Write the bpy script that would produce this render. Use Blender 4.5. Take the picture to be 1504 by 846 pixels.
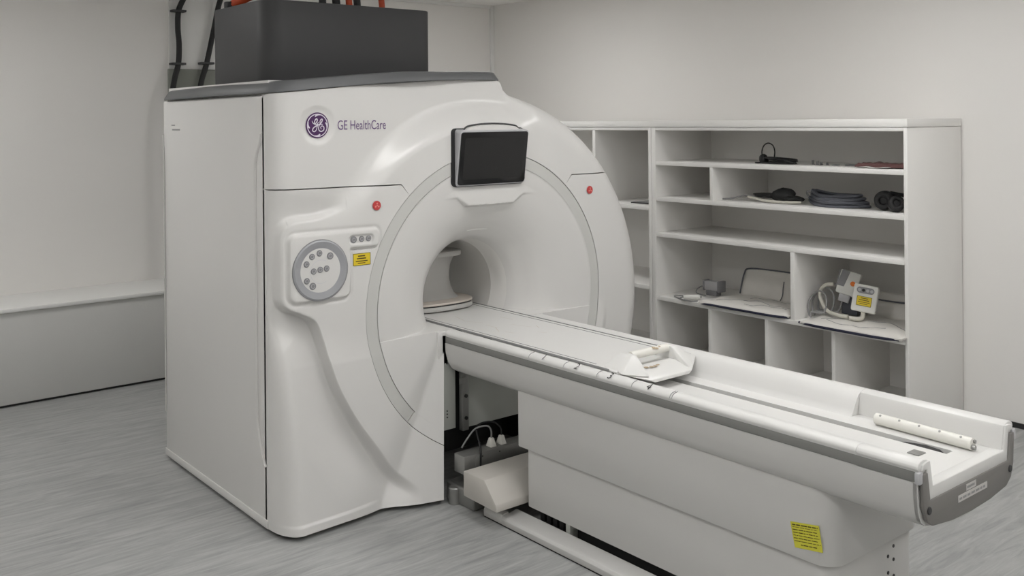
import bpy, bmesh, math, random
import numpy as np
from mathutils import Vector, Matrix

random.seed(7)
for o in list(bpy.data.objects):
    bpy.data.objects.remove(o)
S = bpy.context.scene
COL = S.collection

# ------------------------------------------------------------------ camera
TH = math.radians(39.3)
cam_d = bpy.data.cameras.new('camera')
cam = bpy.data.objects.new('camera', cam_d)
COL.objects.link(cam)
cam_d.sensor_width = 36.0
cam_d.lens = 36.0 * 1419.0 / 1504.0
cam_d.shift_y = -(423.0 - 176.0) / 1504.0
cam_d.clip_start = 0.05
ROLL = 0.0093
fw = Vector((-math.cos(TH), math.sin(TH), 0)); rt = Vector((math.sin(TH), math.cos(TH), 0)); up = Vector((0, 0, 1))
cr, sr = math.cos(ROLL), math.sin(ROLL)
cx_ = rt * cr - up * sr; cy_ = rt * sr + up * cr
M = Matrix((cx_, cy_, -fw)).transposed().to_4x4()
M.translation = Vector((3.8365, -1.7861, 1.75))
cam.matrix_world = M
S.camera = cam

# ------------------------------------------------------------------ world, exposure
W = bpy.data.worlds.new('world'); S.world = W; W.use_nodes = True
W.node_tree.nodes['Background'].inputs[0].default_value = (0.8, 0.85, 0.9, 1)
W.node_tree.nodes['Background'].inputs[1].default_value = 0.05
S.view_settings.view_transform = 'Standard'
S.view_settings.look = 'None'
S.view_settings.gamma = 1.0
S.view_settings.use_curve_mapping = False
S.view_settings.exposure = 0.0
S.cycles.diffuse_bounces = 8
S.cycles.max_bounces = 12
LAMP = 14.3            # emission of the ceiling light panels
LAMP_SPOTS = [(1.3, 2.4), (1.3, 0.7), (1.3, -1.0), (1.3, -2.7), (3.4, 2.4), (3.4, 0.7), (3.4, -1.0), (5.4, .7), (5.4, -1.0), (-1.7, -1.0), (-1.7, -2.7), (-1.7, 2.4)]

# ------------------------------------------------------------------ materials
def srgb(r, g, b):
    f = lambda c: c / 12.92 if c <= 0.04045 else ((c + 0.055) / 1.055) ** 2.4
    return (f(r), f(g), f(b), 1)
MATS = {}
def mat(name, col, rough=0.5, metal=0.0, spec=0.5, var=0.0, vscale=8.0, bump=0.0, bscale=60.0, emit=0.0, trans=0.0, coat=0.0):
    if name in MATS: return MATS[name]
    m = bpy.data.materials.new(name); m.use_nodes = True
    nt = m.node_tree; N = nt.nodes; L = nt.links
    b = N['Principled BSDF']
    b.inputs['Base Color'].default_value = col
    b.inputs['Roughness'].default_value = rough
    b.inputs['Metallic'].default_value = metal
    b.inputs['Specular IOR Level'].default_value = spec
    b.inputs['Coat Weight'].default_value = coat
    if trans: b.inputs['Transmission Weight'].default_value = trans
    if emit:
        b.inputs['Emission Color'].default_value = (1.0, 0.99, 0.978, 1); b.inputs['Emission Strength'].default_value = emit
    if var or bump:
        tc = N.new('ShaderNodeTexCoord')
    if var:
        n = N.new('ShaderNodeTexNoise'); n.inputs['Scale'].default_value = vscale; n.inputs['Detail'].default_value = 4
        L.new(tc.outputs['Object'], n.inputs['Vector'])
        r = N.new('ShaderNodeMapRange'); r.inputs['To Min'].default_value = 1 - var; r.inputs['To Max'].default_value = 1 + var
        L.new(n.outputs['Fac'], r.inputs['Value'])
        mx = N.new('ShaderNodeVectorMath'); mx.operation = 'SCALE'; mx.inputs[0].default_value = col[:3]
        L.new(r.outputs[0], mx.inputs['Scale']); L.new(mx.outputs[0], b.inputs['Base Color'])
    if bump:
        n2 = N.new('ShaderNodeTexNoise'); n2.inputs['Scale'].default_value = bscale; n2.inputs['Detail'].default_value = 3
        L.new(tc.outputs['Object'], n2.inputs['Vector'])
        bp = N.new('ShaderNodeBump'); bp.inputs['Strength'].default_value = bump; bp.inputs['Distance'].default_value = 0.002
        L.new(n2.outputs['Fac'], bp.inputs['Height']); L.new(bp.outputs[0], b.inputs['Normal'])
    MATS[name] = m
    return m
WHITE = mat('cover_white', (0.66, 0.652, 0.638, 1), 0.30, spec=0.5, var=0.015, vscale=3)
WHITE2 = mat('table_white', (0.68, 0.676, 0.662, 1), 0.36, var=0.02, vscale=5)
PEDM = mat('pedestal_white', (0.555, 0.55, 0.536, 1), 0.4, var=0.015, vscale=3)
BAND = mat('light_band', (0.56, 0.56, 0.54, 1), 0.35)
BORE = mat('bore_liner', (0.74, 0.73, 0.71, 1), 0.42, var=0.02, vscale=6)
DGREY = mat('dark_grey_cap', srgb(0.36, 0.365, 0.37), 0.5, var=0.03, vscale=6)
CHAR = mat('charcoal_box', srgb(0.225, 0.225, 0.23), 0.55, var=0.03, vscale=6)
STRIPE = mat('grey_strip', srgb(0.50, 0.50, 0.49), 0.45)
ENDGREY = mat('end_grey', srgb(0.47, 0.46, 0.45), 0.5, var=0.02)
BLACK = mat('black_plastic', (0.008, 0.008, 0.009, 1), 0.4)
RUBBER = mat('black_rubber', (0.012, 0.012, 0.013, 1), 0.6)
NAVY = mat('navy_edging', (0.012, 0.013, 0.035, 1), 0.7)
VOID = mat('dark_interior', (0.03, 0.03, 0.03, 1), 0.6)
GLASS = mat('screen_glass', (0.006, 0.006, 0.007, 1), 0.12, spec=0.5)
LCD = mat('screen_lcd', (0.013, 0.013, 0.0135, 1), 0.2)
SILVER = mat('silver_plastic', srgb(0.70, 0.70, 0.71), 0.35)
RINGG = mat('dial_ring', srgb(0.63, 0.635, 0.65), 0.35, metal=0.2)
DIALW = mat('dial_face', srgb(0.80, 0.80, 0.81), 0.4)
BTN = mat('button_grey', srgb(0.52, 0.52, 0.53), 0.45)
BTNMARK = mat('button_mark', srgb(0.72, 0.72, 0.73), 0.5)
RED = mat('stop_red', srgb(0.74, 0.25, 0.25), 0.4)
REDMARK = mat('stop_mark', srgb(0.90, 0.55, 0.52), 0.5)
PURPLE = mat('logo_purple', srgb(0.28, 0.13, 0.34), 0.45)
LOGOW = mat('logo_white', srgb(0.86, 0.83, 0.88), 0.45)
TEXTP = mat('lettering_purple', srgb(0.40, 0.30, 0.48), 0.5)
YEL = mat('label_yellow', srgb(0.86, 0.76, 0.16), 0.55)
YEL2 = mat('tag_yellow', srgb(0.80, 0.78, 0.24), 0.6)
INK = mat('label_ink', srgb(0.28, 0.23, 0.06), 0.6)
INKB = mat('black_ink', srgb(0.13, 0.13, 0.13), 0.6)
PAPER = mat('label_paper', srgb(0.75, 0.74, 0.73), 0.6)
METAL = mat('zinc_metal', srgb(0.60, 0.60, 0.59), 0.4, metal=0.7, var=0.05)
PLATE = mat('painted_plate', srgb(0.74, 0.75, 0.73), 0.5)
CREAM = mat('cream_plastic', srgb(0.88, 0.875, 0.85), 0.45, var=0.02)
SHELFM = mat('shelf_white', (0.81, 0.80, 0.78, 1), 0.45, var=0.012, vscale=3)
WALLM = mat('wall_paint', (0.78, 0.766, 0.745, 1), 0.75, var=0.015, vscale=1.2, bump=0.05, bscale=140)
DADO = mat('trunking_paint', (0.57, 0.57, 0.555, 1), 0.6, var=0.015, vscale=2)
SILL = mat('sill_white', (0.76, 0.76, 0.745, 1), 0.5)
CEIL = mat('ceiling_white', (0.88, 0.87, 0.85, 1), 0.8, bump=0.2, bscale=200)
GREENGREY = mat('grey_green_panel', srgb(0.52, 0.53, 0.50), 0.6, var=0.05)
FABRIC = mat('coil_fabric', srgb(0.84, 0.83, 0.81), 0.8, var=0.04, vscale=12, bump=0.3, bscale=25)
CABG = mat('cable_grey', srgb(0.55, 0.55, 0.55), 0.5)
CABD = mat('cable_slate', srgb(0.34, 0.35, 0.38), 0.5)
CABW = mat('cable_cream', srgb(0.78, 0.77, 0.73), 0.5)
COILP = mat('coil_box_white', srgb(0.86, 0.86, 0.84), 0.4)
ORANGE = mat('orange_mark', srgb(0.90, 0.47, 0.12), 0.5)
ORHOSE = mat('orange_hose', srgb(0.72, 0.28, 0.14), 0.55)
MAROON = mat('maroon_sachet', srgb(0.36, 0.245, 0.24), 0.35, var=0.1, vscale=20)
TAN = mat('tan_rim', srgb(0.80, 0.765, 0.73), 0.6)
DIRT = mat('brown_stain', srgb(0.70, 0.63, 0.53), 0.7)
HEADC = mat('head_coil_grey', (0.46, 0.455, 0.44, 1), 0.5)
DARKPAD = mat('dark_rig', (0.02, 0.021, 0.022, 1), 0.55)
LAMPM = mat('lamp_diffuser', (0.9, 0.9, 0.9, 1), 0.5, emit=LAMP)
ALU = mat('lamp_frame', (0.75, 0.75, 0.75, 1), 0.4)
SKIRT = mat('black_skirting', (0.02, 0.02, 0.02, 1), 0.5)

def floor_material():
    m = bpy.data.materials.new('vinyl_floor'); m.use_nodes = True
    nt = m.node_tree; N = nt.nodes; L = nt.links; b = N['Principled BSDF']
    tc = N.new('ShaderNodeTexCoord')
    mp = N.new('ShaderNodeMapping'); mp.inputs['Rotation'].default_value = (0, 0, math.radians(6)); mp.inputs['Scale'].default_value = (9.0, 1.0, 1)
    L.new(tc.outputs['Object'], mp.inputs[0])
    n1 = N.new('ShaderNodeTexNoise'); n1.inputs['Scale'].default_value = 3.2; n1.inputs['Detail'].default_value = 8; n1.inputs['Roughness'].default_value = 0.66; n1.inputs['Distortion'].default_value = 0.9
    L.new(mp.outputs[0], n1.inputs['Vector'])
    cr_ = N.new('ShaderNodeValToRGB'); e = cr_.color_ramp.elements
    e[0].position = 0.30; e[0].color = (0.25, 0.255, 0.252, 1); e[1].position = 0.68; e[1].color = (0.41, 0.415, 0.408, 1)
    k = cr_.color_ramp.elements.new(0.5); k.color = (0.335, 0.34, 0.335, 1)
    L.new(n1.outputs['Fac'], cr_.inputs[0])
    n2 = N.new('ShaderNodeTexNoise'); n2.inputs['Scale'].default_value = 1.1; n2.inputs['Detail'].default_value = 3
    L.new(tc.outputs['Object'], n2.inputs['Vector'])
    mr = N.new('ShaderNodeMapRange'); mr.inputs['To Min'].default_value = 0.93; mr.inputs['To Max'].default_value = 1.07
    L.new(n2.outputs['Fac'], mr.inputs['Value'])
    vs = N.new('ShaderNodeVectorMath'); vs.operation = 'SCALE'
    L.new(cr_.outputs[0], vs.inputs[0]); L.new(mr.outputs[0], vs.inputs['Scale']); L.new(vs.outputs[0], b.inputs['Base Color'])
    b.inputs['Roughness'].default_value = 0.42
    return m
FLOOR = floor_material()

# ------------------------------------------------------------------ mesh helpers
def root_loc(p):
    while p.parent: p = p.parent
    return p.location
def add(name, vf, material, parent=None, smooth=35, kind=None):
    v, f = vf
    me = bpy.data.meshes.new(name)
    if parent is not None:
        o_ = np.array(root_loc(parent)); v = [tuple(np.array(p) - o_) for p in v]
    me.from_pydata([tuple(map(float, p)) for p in v], [], [tuple(map(int, q)) for q in f])
    me.validate()
    bm = bmesh.new(); bm.from_mesh(me)
    bmesh.ops.recalc_face_normals(bm, faces=bm.faces)
    bm.to_mesh(me); bm.free()
    if smooth:
        me.polygons.foreach_set('use_smooth', [True] * len(me.polygons))
        me.set_sharp_from_angle(angle=math.radians(smooth))
    me.materials.append(material)
    o = bpy.data.objects.new(name, me); COL.objects.link(o)
    if parent is not None: o.parent = parent
    if kind: o['kind'] = kind
    return o
def thing(name, label, cat, loc=(0, 0, 0), group=None):
    o = bpy.data.objects.new(name, None); COL.objects.link(o); o.location = loc
    o.empty_display_size = 0.1
    o['label'] = label; o['category'] = cat
    if group: o['group'] = group
    return o
def tag(o, label, cat, group=None):
    o['label'] = label; o['category'] = cat
    if group: o['group'] = group
    return o
def join(*parts):
    V = []; F = []
    for v, f in parts:
        n = len(V); V += list(v); F += [tuple(i + n for i in q) for q in f]
    return V, F
def bevel(vf, w, seg=2, ang=20):
    bm = bmesh.new(); vs = [bm.verts.new(p) for p in vf[0]]
    for q in vf[1]:
        try: bm.faces.new([vs[i] for i in q])
        except ValueError: pass
    bmesh.ops.recalc_face_normals(bm, faces=bm.faces)
    ed = [e for e in bm.edges if len(e.link_faces) == 2 and e.calc_face_angle() > math.radians(ang)]
    bmesh.ops.bevel(bm, geom=ed, offset=w, segments=seg, profile=0.5, affect='EDGES', clamp_overlap=True)
    bm.verts.index_update()
    r = [tuple(v.co) for v in bm.verts], [tuple(v.index for v in f.verts) for f in bm.faces]
    bm.free(); return r
def box(x0, x1, y0, y1, z0, z1, bev=0, seg=2):
    v = [(x, y, z) for x in (x0, x1) for y in (y0, y1) for z in (z0, z1)]
    f = [(0, 1, 3, 2), (4, 6, 7, 5), (0, 4, 5, 1), (2, 3, 7, 6), (0, 2, 6, 4), (1, 5, 7, 3)]
    return bevel((v, f), bev, seg) if bev else (v, f)
def prism(poly, axis, a, b, bev=0, seg=2):
    """poly: 2D points in the two other axes (order x,y,z without axis), extruded a..b"""
    def P(p, t):
        q = list(p); q.insert(axis, t); return tuple(q)
    n = len(poly)
    v = [P(p, a) for p in poly] + [P(p, b) for p in poly]
    f = [tuple(range(n)), tuple(range(2 * n - 1, n - 1, -1))] + [(i, (i + 1) % n, n + (i + 1) % n, n + i) for i in range(n)]
    return bevel((v, f), bev, seg) if bev else (v, f)
def xf(vf, m):
    return [tuple(m @ Vector(p)) for p in vf[0]], vf[1]
def catmull(pts, n=8, closed=False):
    P = [np.array(p, float) for p in pts]; out = []
    N = len(P); rng = range(N if closed else N - 1)
    for i in rng:
        if closed: p0, p1, p2, p3 = P[(i - 1) % N], P[i], P[(i + 1) % N], P[(i + 2) % N]
        else: p0, p1, p2, p3 = P[max(i - 1, 0)], P[i], P[i + 1], P[min(i + 2, N - 1)]
        for k in range(n):
            t = k / n
            out.append(0.5 * ((2 * p1) + (-p0 + p2) * t + (2 * p0 - 5 * p1 + 4 * p2 - p3) * t * t + (-p0 + 3 * p1 - 3 * p2 + p3) * t ** 3))
    if not closed: out.append(P[-1])
    return out
def tube(pts, r, n=8, closed=False, cap=True):
    P = [Vector(p) for p in pts]; m = len(P); V = []; F = []
    T = []
    for i in range(m):
        a = P[(i - 1) % m] if (closed or i) else P[0]; b = P[(i + 1) % m] if (closed or i < m - 1) else P[-1]
        d = (b - a); T.append(d.normalized() if d.length > 1e-9 else Vector((0, 0, 1)))
    nrm = T[0].orthogonal().normalized()
    for i in range(m):
        nrm = (nrm - T[i] * nrm.dot(T[i]))
        nrm = nrm.normalized() if nrm.length > 1e-6 else T[i].orthogonal().normalized()
        bn = T[i].cross(nrm)
        rr = r[i] if hasattr(r, '__len__') else r
        for k in range(n):
            a = 2 * math.pi * k / n
            V.append(tuple(P[i] + nrm * (math.cos(a) * rr) + bn * (math.sin(a) * rr)))
    for i in range(m if closed else m - 1):
        j = (i + 1) % m
        for k in range(n):
            F.append((i * n + k, i * n + (k + 1) % n, j * n + (k + 1) % n, j * n + k))
    if cap and not closed:
        F.append(tuple(range(n))); F.append(tuple(range((m - 1) * n, m * n)))
    return V, F
def disc(c, axis, r, t, n=28, bev=0.0):
    """thin cylinder centred on c, from c to c+axis*t"""
    ax = Vector(axis).normalized(); u = ax.orthogonal().normalized(); w = ax.cross(u); c = Vector(c)
    prof = [(0, r), (t - bev, r), (t, r - bev)] if bev else [(0, r), (t, r)]
    V = []; F = []
    for (h_, rr) in prof:
        for k in range(n):
            a = 2 * math.pi * k / n
            V.append(tuple(c + ax * h_ + u * math.cos(a) * rr + w * math.sin(a) * rr))
    for i in range(len(prof) - 1):
        for k in range(n): F.append((i * n + k, i * n + (k + 1) % n, (i + 1) * n + (k + 1) % n, (i + 1) * n + k))
    F.append(tuple(range(n))); F.append(tuple(range((len(prof) - 1) * n, len(prof) * n)))
    return V, F
def lathe_x(profile, c, n=96, a0=0.0, a1=2 * math.pi):
    """profile: (x, r) about the X axis through c=(y,z)"""
    V = []; F = []; full = abs(a1 - a0 - 2 * math.pi) < 1e-6; m = n if full else n + 1
    for (x, r) in profile:
        for k in range(m):
            a = a0 + (a1 - a0) * k / n
            V.append((x, c[0] + r * math.cos(a), c[1] + r * math.sin(a)))
    for i in range(len(profile) - 1):
        for k in range(n):
            k2 = (k + 1) % m
            F.append((i * m + k, i * m + k2, (i + 1) * m + k2, (i + 1) * m + k))
    return V, F
def text_vf(s, size=1.0):
    cu = bpy.data.curves.new('t', 'FONT'); cu.body = s; cu.size = size; cu.align_x = 'LEFT'; cu.resolution_u = 4
    ob = bpy.data.objects.new('t', cu); COL.objects.link(ob)
    dg = bpy.context.evaluated_depsgraph_get(); me = bpy.data.meshes.new_from_object(ob.evaluated_get(dg))
    V = [tuple(v.co) for v in me.vertices]; F = [tuple(p.vertices) for p in me.polygons]
    bpy.data.objects.remove(ob); bpy.data.curves.remove(cu); bpy.data.meshes.remove(me)
    return V, F
def ribbon(pts2, w, n=6, closed=False, taper=True):
    """flat stroke along a 2D curve -> 2D verts, faces"""
    P = catmull([(a, b, 0) for a, b in pts2], n, closed); m = len(P); V = []; F = []
    for i in range(m):
        a = P[(i - 1) % m] if (closed or i) else P[0]; b = P[(i + 1) % m] if (closed or i < m - 1) else P[-1]
        t = b - a; L_ = np.hypot(t[0], t[1]) or 1
        nx, ny = -t[1] / L_, t[0] / L_
        ww = w * (0.55 + 0.45 * math.sin(math.pi * min(1, max(0, i / (m - 1))))) if taper and not closed else w
        V.append((P[i][0] + nx * ww / 2, P[i][1] + ny * ww / 2)); V.append((P[i][0] - nx * ww / 2, P[i][1] - ny * ww / 2))
    for i in range(m if closed else m - 1):
        j = (i + 1) % m
        F.append((2 * i, 2 * i + 1, 2 * j + 1, 2 * j))
    return V, F

# ------------------------------------------------------------------ the room
WX, WY, ZC = -3.29, 3.82, 2.82          # left wall plane, back wall plane, ceiling
EX, EY = 6.2, -4.2
def structure(name, vf, m, parent=None, smooth=0):
    o = add(name, vf, m, parent, smooth)
    if parent is None: o['kind'] = 'structure'
    return o
structure('floor', box(WX - .1, EX + .1, EY - .1, WY + .1, -0.1, 0), FLOOR)
structure('ceiling', box(WX - .1, EX + .1, EY - .1, WY + .1, ZC, ZC + .1), CEIL)
structure('wall_left', box(WX - .1, WX, EY, WY, 0, ZC), WALLM)
structure('wall_back', box(WX - .1, EX + .1, WY, WY + .1, 0, ZC), WALLM)
structure('wall_right', box(EX, EX + .1, EY, WY, 0, ZC), WALLM)
structure('wall_front', box(WX - .1, EX + .1, EY - .1, EY, 0, ZC), WALLM)
structure('trim_1', bevel(box(WX, WX + .03, WY - .035, WY, 0.0, ZC), .004), SILL, smooth=35)      # corner strip
structure('baseboard_back', box(1.16, EX, WY - .012, WY, 0, .028), SKIRT)
# boxed-in trunking along the left wall with its sill
tb = thing('wall_trunking', 'grey boxed-in wall trunking with white sill along the left wall', 'trunking', (-2.9, -1.5, 0))
add('panel', box(WX, -2.765, EY, WY - .6, 0.016, 0.585, .004), DADO, tb)
add('sill', box(WX, -2.750, EY, WY - .6, 0.585, 0.612, .006), SILL, tb)
add('shadow_gap', box(WX, -2.785, EY, WY - .6, 0.0, 0.016), SKIRT, tb)
tb['kind'] = 'structure'
# ceiling tile joints near the back corner
grid = [box(x - .006, x + .006, EY, WY, ZC - .004, ZC, 0) for x in np.arange(WX + .6, EX, .6)]
grid += [box(WX, EX, y - .006, y + .006, ZC - .004, ZC, 0) for y in np.arange(WY - .6, EY, -.6)]
cg = structure('trim_2', join(*grid), SILL)
# cornice band at the back corner
structure('trim_3', box(WX, WX + .02, EY, WY, ZC - .03, ZC), SILL)

for i, (x, y) in enumerate(LAMP_SPOTS):
    col_ = {-1.7: 'behind the scanner side', 1.3: 'over the patient table', 3.4: 'over the table end', 5.4: 'by the far right wall'}[x]
    row_ = {2.4: 'nearest the shelves', .7: 'second from the shelves', -1.0: 'third from the shelves', -2.7: 'farthest from the shelves'}[y]
    t = thing('ceiling_light', 'square ceiling light panel %s, %s' % (col_, row_), 'ceiling light', (x, y, ZC), 'ceiling light panels')
    fr = []
    for (a, b, c, d) in ((-.3, .3, -.3, -.285), (-.3, .3, .285, .3), (-.3, -.285, -.285, .285), (.285, .3, -.285, .285)):
        fr.append(box(x + a, x + b, y + c, y + d, ZC - .014, ZC - .0045))
    add('frame', join(*fr), ALU, t, 0)
    add('diffuser', box(x - .285, x + .285, y - .285, y + .285, ZC - .010, ZC - .0045), LAMPM, t, 0)

# ------------------------------------------------------------------ scanner front surface
YC, ZB = 1.145, 0.873
RC = 0.085
def ss(x, a, b):
    t = np.clip((np.asarray(x, float) - a) / (b - a), 0, 1); return t * t * (3 - 2 * t)
SW = np.array([p[:2] for p in catmull([(.34, 1.36, 0), (.2, 1.325, 0), (.085, 1.315, 0), (.035, 1.275, 0), (.029, 1.14, 0), (.030, 1.01, 0), (.055, .962, 0), (.106, .938, 0), (.180, .890, 0),
                                       (.215, .80, 0), (.235, .72, 0), (.281, .589, 0), (.364, .438, 0), (.467, .295, 0), (.555, .175, 0), (.68, .07, 0)], 12)])
POLY = np.vstack([SW, [(.75, -.4), (-1, -.4), (-1, 1.7), (.34, 1.7)]])
def inside(poly, Y, Z):
    r = np.zeros(Y.shape, bool); n = len(poly)
    for i in range(n):
        (y1, z1), (y2, z2) = poly[i], poly[(i + 1) % n]
        c = ((z1 > Z) != (z2 > Z))
        if z1 == z2: continue
        r ^= c & (Y < (y2 - y1) * (Z - z1) / (z2 - z1) + y1)
    return r
def pdist(pl, Y, Z):
    d = np.full(Y.shape, 9.0); arc = np.zeros(Y.shape); acc = 0.0
    for i in range(len(pl) - 1):
        a, b = pl[i], pl[i + 1]; ab = b - a; L2 = ab @ ab
        t = np.clip(((Y - a[0]) * ab[0] + (Z - a[1]) * ab[1]) / L2, 0, 1)
        q = np.hypot(Y - a[0] - t * ab[0], Z - a[1] - t * ab[1])
        k = q < d; d = np.where(k, q, d); arc = np.where(k, acc + t * math.sqrt(L2), arc); acc += math.sqrt(L2)
    return d, arc / acc
def rrect(Y, Z, y0, y1, z0, z1, r):
    dy = np.abs(Y - (y0 + y1) / 2) - ((y1 - y0) / 2 - r); dz = np.abs(Z - (z0 + z1) / 2) - ((z1 - z0) / 2 - r)
    return np.hypot(np.maximum(dy, 0), np.maximum(dz, 0)) + np.minimum(np.maximum(dy, dz), 0) - r
def smax(a, b, k):
    h_ = np.clip(0.5 + 0.5 * (a - b) / k, 0, 1); return b * (1 - h_) + a * h_ + k * h_ * (1 - h_)
TRUMPET = np.array([p[:2] for p in catmull([(.2600, -.25, 0), (.2614, -.20, 0), (.2689, -.15, 0), (.2866, -.10, 0), (.3035, -.07, 0), (.326, -.04, 0), (.35, -.012, 0), (.385, .019, 0), (.44, .051, 0), (.52, .078, 0), (.60, .092, 0), (.65, .0965, 0), (.70, .0985, 0)], 10)])
def front(Y, Z):
    Y = np.asarray(Y, float); Z = np.asarray(Z, float)
    r = np.hypot(Y - YC, Z - ZB); r2 = np.hypot(Y - 1.15, Z - .81)
    X = np.full(Y.shape, 0.10)
    # shoulder between the round plate and the upper body, deeper towards the middle
    D = .022 + .085 * ss(Y, .2, .95)
    upper = D * ss(r2, .905, 1.05) * ss(Z, 1.2, 1.45)
    q = np.clip((r2 - .94) / .1432, 0, 1); rim = .16 * (1 - np.sqrt(np.maximum(1 - q * q, 0)))
    wr = ss(Y, 1.28, 1.46)
    X = X - upper * (1 - wr)
    # trumpet into the bore
    X = np.where(r < .66, np.minimum(X, np.interp(r, TRUMPET[:, 0], TRUMPET[:, 1])), X)
    # wedge shroud by the table
    yy = np.where(Y < YC, Y, 2 * YC - Y)
    A = .100 - .06 * (yy - .508) - .07 * (Z - .76); B = .224 + .26 * (yy - .745) - .243 * (Z - .02)
    lean = smax(A, B, .004) - np.maximum(Z - .70, 0) * .12
    lean = np.where(Y > YC, lean - .3 * ss(r2, .74, 1.0), lean)
    X = np.where(r < .66, np.where(Z < .7562, smax(A, B, .004), X), smax(X, lean, .012))
    X = X - rim * wr
    # fascia bracket below the monitor
    ay = np.abs(Y - 1.145)
    dtr = np.minimum(np.minimum(Z - 1.333, .24 - ay), (.143 + (Z - 1.333) * 1.45 - ay) * .55)
    mk = np.maximum(ss(dtr, -.003, .004), ss(Z, 1.372, 1.380) * (1 - ss(ay, .19, .35)))
    X = X + np.where((r < .66) & (Z > 1.30), np.maximum(.090 - X, 0) * mk, 0)
    # recess outside the swoosh
    d, arc = pdist(SW, Y, Z); out = inside(POLY, Y, Z)
    low = (Z < 1.15)
    w = .016 + .04 * ss(arc, .6, 1.0)
    m = np.where(out, ss(d, 0, w), 0) * (1 - ss(arc, .92, 1.0))
    Xlow = X - m * (.022 + .046 * (1 - ss(d, .03, .27)) * (1 - .5 * ss(.3 - Z, 0, .3))) + np.where(out, .006 * (1 - ss(Z, .050, .066)) * (1 - ss(Y, .40, .50)), 0)
    sc = np.where(out, .030 * ss(d, -.002, .035) * (1 - ss(Z, 1.33, 1.46)) * (1 - ss(Y, .22, .36)), 0)
    sc = sc + np.where(out & (Y < .06), .018 * ss(d, 0, .014), 0) * ss(Z, 1.0, 1.1) * (1 - ss(Z, 1.28, 1.34))
    bl = ss(Z, 1.02, 1.22)
    X = Xlow * (1 - bl) + (X - sc) * bl
    # plinth lip for the plate foot
    # raised control tile
    t1 = rrect(Y, Z, .055, .345, .982, 1.270, .035); t2 = rrect(Y, Z, .20, .492, 1.192, 1.270, .022)
    t = np.minimum(t1, t2)
    X = X + .011 * (1 - ss(t, -.006, .004)) - .005 * np.exp(-((t - .009) / .007) ** 2) * (1 - ss(Y, .33, .37) * (Z < 1.18))
    # oval dish for three buttons, dish around the emblem
    ov = rrect(Y, Z, .335, .462, 1.209, 1.250, .02)
    X = X - .007 * (1 - ss(ov, -.006, .002))
    ld = np.hypot(Y - .208, Z - 1.734)
    X = X - .009 * (1 - ss(ld, .060, .092))
    return X
def surf(s, Z):
    s = np.asarray(s, float); Z = np.asarray(Z, float)
    phi = np.clip((RC - s) / RC, 0, math.pi / 2)
    Y = np.where(s < RC, RC - RC * np.sin(phi), s)
    return front(Y, Z) * np.cos(phi), Y
SL = RC - RC * math.pi / 2
def resample(pl, n, ease=None):
    pl = np.array(pl, float); L_ = np.r_[0, np.cumsum(np.hypot(*np.diff(pl, axis=0).T))]; t = np.linspace(0, 1, n)
    if ease is not None: t = ease(t)
    t = t * L_[-1]
    return np.c_[np.interp(t, L_, pl[:, 0]), np.interp(t, L_, pl[:, 1])]
def coons(c0, c1, d0, d1, nu, nv, ease=None):
    c0 = resample(c0, nu); c1 = resample(c1, nu); d0 = resample(d0, nv, ease); d1 = resample(d1, nv, ease)
    u = np.linspace(0, 1, nu)[None, :, None]; v = np.linspace(0, 1, nv)
    if ease is not None: v = ease(v)
    v = v[:, None, None]
    A, B, C_, D_ = c0[0], c0[-1], c1[0], c1[-1]
    return (1 - v) * c0[None] + v * c1[None] + (1 - u) * d0[:, None] + u * d1[:, None] - ((1 - u) * (1 - v) * A + u * (1 - v) * B + (1 - u) * v * C_ + u * v * D_)
def panel(c0, c1, d0, d1, nu, nv, off=0.0, skirt=.03, ease=None):
    G = coons(c0, c1, d0, d1, nu, nv, ease)
    X, Y = surf(G[..., 0], G[..., 1]); X = X + off
    V = [(a, b, c) for a, b, c in zip(X.ravel(), Y.ravel(), G[..., 1].ravel())]
    F = [(j * nu + i, j * nu + i + 1, (j + 1) * nu + i + 1, (j + 1) * nu + i) for j in range(nv - 1) for i in range(nu - 1)]
    loop = [i for i in range(nu)] + [j * nu + nu - 1 for j in range(1, nv)] + [(nv - 1) * nu + i for i in range(nu - 2, -1, -1)] + [j * nu for j in range(nv - 2, 0, -1)]
    base = len(V)
    for i in loop: V.append((V[i][0] - skirt, V[i][1], V[i][2]))
    n = len(loop)
    F += [(loop[i], loop[(i + 1) % n], base + (i + 1) % n, base + i) for i in range(n)]
    return V, F
def arc(r, a0, a1, n=120, c=(YC, ZB)):
    a = np.radians(np.linspace(a0, a1, n)); return [(c[0] + r * math.cos(t), c[1] + r * math.sin(t)) for t in a]
def ang(y, z, c=(YC, ZB)): return math.degrees(math.atan2(z - c[1], y - c[0])) % 360
def topz(Y):
    return np.interp(Y, [-.1, 0, .19, .43, .72, 1.0, 1.3, 1.6], [1.868, 1.872, 1.889, 1.914, 1.935, 1.948, 1.953, 1.95])

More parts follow.
